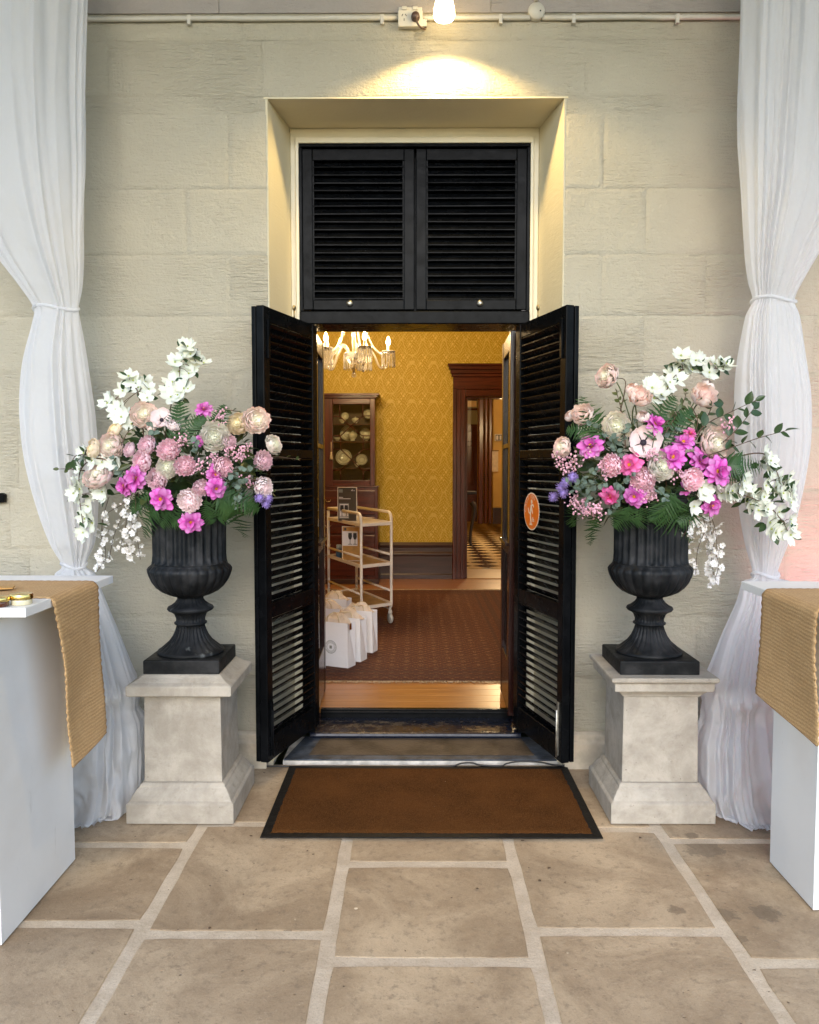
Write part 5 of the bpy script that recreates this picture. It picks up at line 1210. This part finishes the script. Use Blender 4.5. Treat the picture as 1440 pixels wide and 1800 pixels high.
def leaf_mesh(mat, W=.30, curl=-.15, fold=.12, n=6):
    mb = MB(); rows, gr = [], []
    for i in range(n + 1):
        t = i / n; w = W * math.sin(math.pi * t ** .85) ** .9 + .004; row, g = [], []
        for j in range(5):
            s_ = j / 2 - 1; row.append((t, w * s_, curl * t * t + fold * abs(s_) * w * 2)); g.append((t, .5 * (1 - abs(s_)), 0))
        rows.append(row); gr.append(g)
    mb.grid(rows, gr); return mb.mesh('leaf', mat)
LEAF = {k: [leaf_mesh(k, w, c) for w, c in ((.30, -.15), (.26, .05))] for k in ('leaf', 'leafdk', 'leafol')}; LEAF['euc'] = [leaf_mesh('euc', .42, -.05), leaf_mesh('euc', .38, .1)]
def frame_to(d, roll=0):
    d = Vector(d).normalized(); return d.to_track_quat('Z', 'Y').to_matrix().to_4x4() @ Matrix.Rotation(roll, 4, 'Z')
def frame_x(d, up=(0, 0, 1), roll=0):
    x = Vector(d).normalized(); up = Vector(up); z = up - x * up.dot(x); z = z.normalized() if z.length > 1e-4 else x.orthogonal().normalized(); y = z.cross(x)
    return Matrix(((x.x, y.x, z.x, 0), (x.y, y.y, z.y, 0), (x.z, y.z, z.z, 0), (0, 0, 0, 1))) @ Matrix.Rotation(roll, 4, 'X')
def fern_mesh(pts, L, W, seed):
    """frond along a world polyline, pinnae each cut into small lobes"""
    rn = random.Random(seed); c = crv(pts, 9); mb = MB(); n = len(c); step = sum((c[i + 1] - c[i]).length for i in range(n - 1)) / (n - 1); mb.tube(c, [.0022 * (1 - .8 * i / n) for i in range(n)], 5)
    for i in range(3, n):
        t = i / (n - 1); d = (c[i] - c[i - 1]).normalized(); face = Vector((rn.uniform(-.15, .15), -1, .25)); side = d.cross(face).normalized(); nrm = side.cross(d).normalized()
        wl = W * (math.sin(math.pi * min(1, .18 + t * .80)) ** .8)
        if i % 1 == 0:
            for sg in (-1, 1):
                dirp = (side * sg * .92 + d * .45 + nrm * rn.uniform(-.2, .12)).normalized(); q = dirp.cross(nrm).normalized(); m = 7
                hwid = min(.42 * step, wl * .22); vs, gr, fs = [], [], []
                for k in range(m + 1):
                    u = k / m; b = c[i] + dirp * wl * u + nrm * (-.14 * wl * u * u); ww = hwid * (1 - u ** 1.6) * (1 if k % 2 else .72) + .0003
                    vs += [b - q * ww + dirp * hwid * .5 * (k % 2), b + nrm * .0012, b + q * ww + dirp * hwid * .5 * (k % 2)]; gr += [(t, .3, 0), (t, 0, 0), (t, .3, 0)]
                    if k: o3 = 3 * k; fs += [(o3 - 3, o3 - 2, o3 + 1, o3), (o3 - 2, o3 - 1, o3 + 2, o3 + 1)]
                mb.add(vs, fs, gr)
    return mb

def arrangement(rim, conv, scale, D, label):
    C = rim + Vector((0, 0, .16)); o = empty('flower_arrangement', tuple(rim - Vector((0, 0, .02))), label, 'flower arrangement'); B = Vector(o.location)
    rn = random.Random(D['seed']); RX, RZ_, RY = .46, .40, .27
    def at(zx, zy, off=0.0):
        px, py = conv(zx, zy); q = P(px, py, C.y); dx, dz = (q.x - C.x) / RX, (q.z - C.z) / RZ_; e = 1 - dx * dx - dz * dz
        Y = C.y - RY * math.sqrt(max(0, e)) + (.03 if e < 0 else 0) - off - D['push'](zx); return P(px, py, Y)
    def out(p): v = (p - C); return Vector((v.x * 1.3, min(-.12, v.y * 1.1) - .12, v.z * 1.0 + .05)).normalized()
    wr = lambda r, p: r * scale * p.y / F
    def stem_to(p, d, r=.0028, mat='stem'):
        a = C + Vector((rn.uniform(-.06, .06), rn.uniform(-.04, .06), -.10)); m_ = p - d * .09 + Vector((0, 0, -.02))
        build(MB().tube(crv([a - B, (a + m_) / 2 - B + Vector((0, .02, .02)), m_ - B, p - d * .01 - B], 6), r, 6), 'stem', mat, o)
    used = {}
    def flower(kind, zx, zy, r, face=None, off=0, squash=1):
        p = at(zx, zy, off); d = Vector(face).normalized() if face else out(p); w_ = wr(r, p)
        nm = {'ran': 'ranunculus', 'ros': 'carnation', 'ane': 'anemone', 'pop': 'poppy_anemone', 'bud': 'flower_bud'}[kind[:3]]
        ms = FM[kind]; k = used.get(kind, 0); used[kind] = k + 1
        stem_to(p, d); return link(nm, ms[k % len(ms)], o, Matrix.Translation(p - B) @ frame_to(d, rn.uniform(0, 6.28)) @ Matrix.Diagonal((w_ * 1.08, w_ * 1.08 * squash, w_ * (.78 if kind[:3] in ('ran', 'ros') else 1), 1)))
    def dahlia(zx, zy, r, face=None, mat='mag', off=0):
        p = at(zx, zy, off); d = Vector(face).normalized() if face else (out(p) + Vector((rn.uniform(-.15, .15), 0, rn.uniform(-.1, .15)))).normalized(); w_ = wr(r, p)
        e = link('dahlia', EYE, o, Matrix.Translation(p - B) @ frame_to(d, rn.uniform(0, 6)) @ Matrix.Scale(w_, 4)); stem_to(p, d)
        for ring, (n, L, lift, mi) in enumerate(((8, 1.0, -4, 0), (8, .86, 13, 0), (7, .62, 34, 1))):
            for k in range(n):
                a = 2 * math.pi * (k + .5 * ring) / n + rn.uniform(-.12, .12)
                link('petal', PET[mat][mi], e, Matrix.Translation((0, 0, -.06 + .03 * ring)) @ Matrix.Rotation(a, 4, 'Z') @ Matrix.Rotation(-R(lift + rn.uniform(-7, 9)), 4, 'Y') @ Matrix.Rotation(R(rn.uniform(-14, 14)), 4, 'X') @ Matrix.Diagonal((L * rn.uniform(.82, 1.1), rn.uniform(.85, 1.25), rn.uniform(.4, 1.8), 1)))
    for q in D['flowers']: flower(*q)
    for q in D['dahlias']: dahlia(*q)
    for stem, fl_pts in D['dogwood']:
        pts = [at(*q) - B for q in stem]; br = build(MB().tube(crv(pts, 6), [.0036 - .0022 * i / (6 * (len(pts) - 1)) for i in range(6 * (len(pts) - 1) + 1)], 6), 'dogwood_branch', 'twig', o)
        for zx, zy in fl_pts + [(x_ + rn.uniform(-34, 34), y_ + rn.uniform(-30, 30)) for x_, y_ in fl_pts[::3]]:
            p = at(zx, zy, rn.uniform(-.02, .03)); d = (out(p) + Vector((rn.uniform(-.55, .55), rn.uniform(-1.3, -.4), rn.uniform(-.35, .5)))).normalized(); w_ = wr(rn.uniform(44, 60), p)
            link('dogwood_flower', rn.choice(DOG), br, Matrix.Translation(p - B) @ frame_to(d, rn.uniform(0, 6)) @ Matrix.Scale(w_, 4))
            near = min((q for q in crv(pts, 6)), key=lambda q: (q - (p - B)).length)
            build(MB().tube([near, (near + p - B) / 2 + Vector((0, 0, .006)), p - B - d * .004], .0013, 5), 'twig', 'twig', br)
            for _ in range(rn.choice((1, 1, 2))):
                dd = Vector((rn.uniform(-1, 1), rn.uniform(-.5, .5), rn.uniform(-.9, .7))); L = wr(rn.uniform(44, 66), p)
                link('leaf', rn.choice(LEAF['leaf']), br, Matrix.Translation(p - B - d * .012 + dd.normalized() * w_ * .25) @ frame_x(dd, (rn.uniform(-.4, .4), -.8, .6), rn.uniform(-.8, .8)) @ Matrix.Scale(L, 4))
    for pts_, n in D['hanging']:
        pts = [at(*q) - B for q in pts_]; c = crv(pts, 10); br = build(MB().tube(c, .0014, 5), 'weeping_branch', 'twig', o)
        n = int(n * .8)
        for k in range(n):
            t = .22 + .78 * (k + rn.random() * .6) / n; q = c[min(len(c) - 1, int(t * (len(c) - 1)))] + Vector((rn.uniform(-.022, .022), rn.uniform(-.02, .015), rn.uniform(-.012, .012)))
            d = Vector((rn.uniform(-1, 1), rn.uniform(-1.2, .0), rn.uniform(-.8, .5))); link('blossom', rn.choice(BLO), br, Matrix.Translation(q) @ frame_to(d, rn.uniform(0, 6)) @ Matrix.Scale(wr(rn.uniform(15, 23), q + B), 4))
    for i, (pts_, W) in enumerate(D['ferns']):
        pts = [at(*q) - B for q in pts_]; stuff_ = build(fern_mesh(pts, 1, wr(W, C), i + D['seed']), 'fern_frond', 'fern', o)
    for pts_, n, mk in D['twigs']:
        pts = [at(*q) - B for q in pts_]; c = crv(pts, 10); br = build(MB().tube(c, [.0032 - .002 * i / len(c) for i in range(len(c))], 6), 'leafy_twig', 'twig', o)
        for k in range(n):
            t = .25 + .75 * k / max(1, n - 1); i = min(len(c) - 2, int(t * (len(c) - 1))); tg = (c[i + 1] - c[i]).normalized(); sd = Vector((-tg.z, rn.uniform(-.5, .3), tg.x)) * (1 if k % 2 else -1)
            dd = (tg * .8 + sd * .8) if k < n - 1 else tg; L = wr(rn.uniform(50, 78), C) * (1 if mk == 'leaf' else .5)
            link('leaf', rn.choice(LEAF[mk]), br, Matrix.Translation(c[i]) @ frame_x(dd, (rn.uniform(-.6, .6), -.7, .7), rn.uniform(-.9, .9)) @ Matrix.Scale(L, 4))
    def cluster(name, mat, spots, r_, n, br_):
        for zx, zy in spots:
            p = at(zx, zy, rn.uniform(0, .03)) - B; m = MB()
            for k in range(n):
                q = Vector((rn.gauss(0, 1), rn.gauss(0, 1), rn.gauss(0, 1))) * wr(r_, C) * .5
                m.ball(q, wr(br_ * rn.uniform(.7, 1.25), C), 6, (1, 1, rn.uniform(.8, 1.3)))
                if name == 'bud_cluster' and k % 2 == 0: m.m = 1; m.tube([q, q * .3 + Vector((0, .02, -.03))], .001, 4); m.m = 0
            stuff(build(m, name, mat, o, mat=Matrix.Translation(p)))
    cluster('bud_cluster', ['bud', 'stem'], D['buds'], 40, 34, 5.6)
    for zx, zy in D['ager']:
        p = at(zx, zy, .02) - B; m = MB(); w_ = wr(30, C)
        for k in range(130):
            q = Vector((rn.gauss(0, 1), rn.gauss(0, 1), rn.gauss(0, 1))).normalized(); m.tube([q * w_ * .5, q * w_ * rn.uniform(.85, 1.1)], [.0011, .0006], 3)
        m.ball((0, 0, 0), w_ * .62, 8); build(m, 'mauve_tuft', 'ager', o, mat=Matrix.Translation(p))
    for zx, zy in D['euc']:
        p = at(zx, zy, .01) - B; dr_ = Vector((rn.uniform(-.6, .6), -.4, rn.uniform(-.4, .8))).normalized(); c = [p - dr_ * .08, p - dr_ * .03, p + dr_ * .03, p + dr_ * .07]; br = build(MB().tube(c, .0014, 5), 'eucalyptus_sprig', 'stem', o)
        for k in range(11):
            q = c[0].lerp(c[3], k / 10); link('leaf', rn.choice(LEAF['euc']), br, Matrix.Translation(q) @ frame_x((rn.uniform(-1, 1), rn.uniform(-1, .2), rn.uniform(-.8, .8)), (0, -.8, .5), rn.uniform(-1, 1)) @ Matrix.Scale(wr(rn.uniform(26, 42), C), 4))
    # mixed greenery packing the body of the bouquet, too dense to count
    m = MB(); lm = {k: LEAF[k][0] for k in ('leafdk', 'leafol')}
    for k in range(D['fill']):
        while True:
            q = Vector((rn.uniform(-1, 1), rn.uniform(-1, 1), rn.uniform(-1, 1)))
            if q.length < 1: break
        w = Vector((q.x * RX * D['fw'], q.y * RY * .92, q.z * RZ_ * .62 - .03)); mk = 0 if rn.random() < .75 else 1
        T = Matrix.Translation(C - B + w) @ frame_x(w.normalized() * .7 + Vector((rn.uniform(-1, 1), rn.uniform(-1, .3), rn.uniform(-.8, 1))), (rn.uniform(-.5, .5), -.7, .6), rn.uniform(-1, 1)) @ Matrix.Scale(rn.uniform(.035, .075), 4) @ Matrix.Diagonal((1, rn.uniform(.5, 1), 1, 1))
        src = LEAF['leafdk'][k % 2]; m.m = mk; m.add([T @ v.co for v in src.vertices], [tuple(f.vertices) for f in src.polygons], [(v.co.x, .3 * rn.random(), 0) for v in src.vertices])
    stuff(build(m, 'greenery', ['leafdk', 'leafol'], o))
    # wrapped foam mound the stems are pushed into
    f = MB(); f.ball((0, .02, .0), .165, 20, (1, 1, .75)); build(f, 'foam', 'leafdk', o)
    return o
Lc = lambda x, y: (100 + x * .30556, 580 + y * .30556)
Rc = lambda x, y: (960 + x / 3, 600 + y / 3)
clamp = lambda q: max(0.0, min(1.0, q))
DL = dict(seed=21, push=lambda x: .13 * clamp((330 - x) / 160), fill=620, fw=.74,
  flowers=[('ran_peach', 500, 490, 76, (.25, -1, .3)), ('ran_cream', 910, 615, 84, (.05, -1, .12)), ('ran_peach', 1145, 520, 76, (.5, -1, .15)), ('ran_yellow', 1045, 540, 64, (-.2, -1, .3), -.05), ('ran_peach', 315, 670, 78, (-.3, -1, .25)), ('ran_yellow', 212, 685, 58, (-.7, -.7, .2)), ('ran_yellow', 340, 570, 54, (-.5, -.6, .6)),
           ('ran_peach', 240, 845, 88, (-.25, -.75, .7)), ('ran_cream', 640, 790, 66, (0, -1, .15)), ('ran_cream', 1245, 660, 56, (.8, -.6, .3)),
           ('rose_pink', 520, 665, 56), ('rose_pink', 645, 692, 62), ('rose_pink', 495, 757, 62), ('rose_pink', 738, 782, 58), ('rose_pink', 580, 857, 62), ('rose_pale', 765, 977, 68, (.05, -1, -.1)), ('rose_pink', 955, 787, 56), ('rose_pink', 1185, 752, 54, (.5, -.9, .1)), ('rose_pale', 1185, 903, 56, (.6, -.8, -.1)), ('rose_pale', 672, 548, 44, (.3, -.6, .7)), ('rose_pink', 830, 905, 46), ('rose_pink', 990, 640, 40), ('rose_pink', 420, 690, 42),
           ('anem', 600, 510, 58, (.15, -1, .4)), ('bud', 550, 560, 30)],
  dahlias=[(450, 850, 84, None, 'mag', .03), (385, 900, 70), (600, 972, 84, None, 'mag', .03), (912, 832, 64), (915, 912, 76, None, 'mag', .03), (770, 1105, 78, (.1, -1, -.25), 'mag', .02), (845, 455, 62, (.1, -.8, .6)), (820, 640, 40)],
  dogwood=[([(560, 900, -.1), (640, 520, -.08), (665, 400), (700, 300), (715, 180), (760, 90)], [(745, 95), (720, 150), (680, 185), (770, 140), (800, 160), (785, 215), (760, 250), (665, 300), (640, 345), (735, 320), (755, 340), (655, 385), (700, 380), (845, 190), (700, 240)]),
           ([(520, 900, -.1), (480, 420), (430, 330), (330, 400), (270, 410)], [(510, 300), (530, 340), (520, 390), (440, 290), (380, 350), (325, 420), (360, 455), (400, 490), (430, 540), (300, 400), (370, 500), (470, 330)]),
           ([(480, 860, -.1), (260, 740), (140, 800), (130, 950), (150, 1130), (140, 1190)], [(150, 715), (205, 755), (260, 760), (330, 765), (130, 800), (150, 860), (95, 940), (180, 1015), (215, 945), (260, 930), (160, 1085), (205, 1110), (150, 1165), (175, 1060), (270, 960), (110, 890)])],
  hanging=[([(430, 930), (380, 1000), (270, 1080), (260, 1250), (270, 1350)], 26), ([(440, 930), (400, 1020), (330, 1180), (300, 1330)], 20), ([(450, 930), (450, 1080), (400, 1200), (430, 1330)], 28), ([(470, 930), (460, 1150), (480, 1320)], 18), ([(300, 960), (260, 1120), (280, 1300), (230, 1390)], 20), ([(380, 960), (400, 1100), (375, 1240), (470, 1300)], 20)],
  ferns=[([(640, 800, -.05), (690, 560), (705, 400)], 86), ([(620, 940), (540, 1060), (505, 1190)], 84), ([(900, 930), (1020, 1040), (1075, 1190)], 105), ([(900, 920), (960, 1040), (940, 1100)], 80), ([(660, 960), (640, 1060), (600, 1130)], 80), ([(760, 960), (700, 1080), (660, 1120)], 64), ([(880, 900), (1080, 990), (1160, 1040)], 84), ([(820, 700), (920, 540), (960, 430)], 70), ([(560, 920), (470, 1000), (430, 1060)], 74), ([(720, 700), (780, 560), (850, 500)], 70), ([(860, 960), (860, 1050), (900, 1110)], 64)],
  twigs=[([(1150, 740), (1260, 730), (1390, 745)], 9, 'leafol'), ([(250, 720), (120, 720), (85, 760)], 5, 'leaf'), ([(160, 810), (80, 800), (10, 800)], 3, 'leafol'), ([(360, 700), (400, 600), (450, 560)], 7, 'leafol'), ([(900, 600), (960, 470), (1040, 470)], 5, 'leafol'), ([(1100, 850), (1210, 890), (1245, 940)], 8, 'leafol')],
  buds=[(1060, 725), (1100, 870), (900, 745), (935, 500), (815, 790), (1085, 690), (1000, 700), (720, 640)], ager=[(1205, 1000), (1165, 965), (1215, 965)],
  euc=[(1000, 850), (1060, 880), (1040, 960), (360, 800), (560, 600), (1090, 800), (800, 690)])
DR = dict(seed=34, push=lambda x: .17 * clamp((x - 880) / 200), fill=760, fw=.80,
  flowers=[('ran_peach', 325, 185, 66, (-.75, -.6, .25)), ('ran_cream', 370, 450, 74, (-.1, -1, .15)), ('ran_cream', 602, 660, 76, (.25, -1, .1)), ('ran_peach', 885, 540, 84, (.35, -1, .1)), ('ran_peach', 88, 560, 54, (-.8, -.6, .2)),
           ('anem', 520, 530, 82, (.0, -1, .15)), ('pop', 492, 297, 60, (.1, -.8, .5)), ('pop', 828, 292, 66, (.2, -.8, .4)), ('pop', 197, 392, 58, (-.4, -.8, .4)), ('bud', 455, 255, 34), ('bud', 850, 237, 34), ('bud', 130, 395, 30), ('bud', 512, 402, 32),
           ('rose_pink', 345, 655, 58), ('rose_pink', 512, 727, 62), ('rose_pink', 768, 727, 60, None, .03), ('rose_pale', 930, 742, 50), ('rose_pink', 530, 800, 46)],
  dahlias=[(235, 550, 80, (-.4, -.8, .5)), (577, 432, 72, (.5, -.6, .5)), (440, 652, 74, None, 'hot'), (668, 612, 84), (725, 530, 64, (-.1, -.9, .5)), (815, 630, 76), (912, 688, 88, (.3, -1, .05), 'mag', .04), (875, 866, 66, (.2, -1, -.1), 'mag', .03), (465, 817, 70), (338, 817, 66, (-.3, -.7, -.5), 'hot'), (745, 770, 50), (760, 485, 42, None, 'hot')],
  dogwood=[([(640, 800, -.1), (600, 420, -.05), (640, 250), (720, 150), (860, 140), (940, 150)], [(720, 105), (790, 100), (890, 120), (930, 132), (770, 150), (690, 200), (640, 240), (590, 212), (570, 300), (840, 170), (740, 130), (660, 170), (560, 245), (820, 110), (610, 280), (700, 150)]),
           ([(860, 760, -.08), (1010, 800), (1160, 860), (1240, 940), (1280, 1010)], [(1040, 760), (960, 800), (1110, 820), (1060, 845), (1170, 885), (1180, 955), (1290, 960), (1240, 1000), (1290, 1020), (1010, 800), (1150, 820), (1230, 900), (1080, 790), (925, 800), (1120, 890), (1210, 1010)]),
           ([(900, 640, -.05), (1100, 590), (1190, 620), (1230, 720), (1290, 800)], [(1180, 640), (1160, 598), (1280, 728), (1210, 770), (1160, 760), (1250, 800), (1190, 690), (1240, 740), (1140, 640), (1270, 770), (1290, 850)]), ([(760, 760), (840, 790)], [(840, 792), (820, 770), (780, 870)])],
  hanging=[([(790, 870), (800, 950), (860, 1060), (880, 1200), (900, 1280)], 30), ([(850, 880), (890, 980), (900, 1110), (870, 1230)], 26), ([(800, 880), (840, 980), (800, 1100), (790, 1230)], 14), ([(860, 900), (880, 1060), (910, 1180), (880, 1280)], 24), ([(760, 930), (740, 1000), (690, 1070)], 8), ([(770, 920), (750, 1060), (720, 1200), (660, 1235)], 8)],
  ferns=[([(330, 520), (240, 390), (185, 290)], 80), ([(320, 560), (220, 470), (110, 470)], 80), ([(660, 780), (660, 920), (770, 1050)], 118), ([(700, 780), (620, 880), (560, 950)], 105), ([(440, 860), (420, 920), (360, 980)], 90), ([(500, 860), (490, 930), (470, 960)], 84), ([(280, 880), (250, 980), (235, 1075)], 52), ([(180, 860), (140, 920), (150, 975)], 50), ([(900, 640), (1020, 650), (1140, 660)], 90), ([(560, 560), (600, 400), (680, 290)], 84), ([(600, 560), (700, 420), (770, 360)], 80), ([(860, 620), (960, 690), (1050, 720)], 74), ([(760, 800), (780, 900), (700, 960)], 90)],
  twigs=[([(700, 620), (830, 450), (980, 370), (1110, 310)], 10, 'leaf'), ([(800, 620), (950, 570), (1120, 510), (1270, 470)], 10, 'leaf'), ([(790, 520), (850, 400), (890, 310)], 6, 'leaf'), ([(900, 560), (1000, 470), (1100, 350)], 8, 'leaf'), ([(420, 560), (400, 380), (370, 260)], 12, 'leafol'), ([(560, 520), (660, 400), (720, 350)], 12, 'leafol'), ([(740, 560), (800, 430), (760, 330)], 5, 'leafol'), ([(380, 420), (420, 220), (370, 195)], 2, 'leafol'), ([(620, 500), (720, 330), (740, 260)], 9, 'leafol')],
  buds=[(70, 620), (150, 640), (110, 680), (250, 900), (180, 860), (275, 880), (540, 815), (230, 585), (150, 850), (300, 680), (960, 450), (560, 600), (690, 700), (210, 900)], ager=[(40, 820), (105, 745), (142, 715), (92, 800), (80, 770)],
  euc=[(200, 730), (230, 800), (370, 570), (400, 750), (300, 480), (160, 780), (240, 760), (420, 480), (380, 830), (600, 790), (640, 480)])
arrangement(rimL, Lc, .30556, DL, 'bouquet of cream and peach ranunculus, magenta dahlias and weeping white blossom in the streaked urn')
arrangement(rimR, Rc, .33333, DR, 'bouquet with mauve tufts, leafy twigs and arching dogwood beside the caution-sticker shutter')

# dry leaf crumbs and grit swept about the paving and mat, past counting
lt = MB(); lr = random.Random(77)
def crumb(x, y, z, r):
    n = lr.randint(5, 7); a0 = lr.uniform(0, 6.28); k = lr.uniform(.35, 1)
    pts = [(math.cos(a0) * r * math.cos(q) * u - math.sin(a0) * r * k * math.sin(q) * u, math.sin(a0) * r * math.cos(q) * u + math.cos(a0) * r * k * math.sin(q) * u) for q, u in ((2 * math.pi * i / n, lr.uniform(.6, 1.1)) for i in range(n))]
    lt.m = 0 if lr.random() < .8 else 1
    lt.add([(x, y, z + r * .25)] + [(x + a, y + b, z + lr.uniform(0, r * .3)) for a, b in pts], [(0, i + 1, (i + 1) % n + 1) for i in range(n)], smooth=False)
for i in range(190): crumb(lr.uniform(-1.6, 1.9), 2.0 + 2.2 * lr.random() ** .8, .0045, lr.choice((.002, .003, .004, .006, .009)))
for i in range(26): crumb(mat_o.location.x + lr.uniform(-.6, .6), mat_o.location.y + lr.uniform(-.35, .35), .0195, lr.choice((.0015, .002, .003)))
o = build(lt, 'leaf_litter', ['twig', 'fringe']); stuff(o); thing(o, 'scattered dark leaf crumbs and grit on the paving', 'litter')
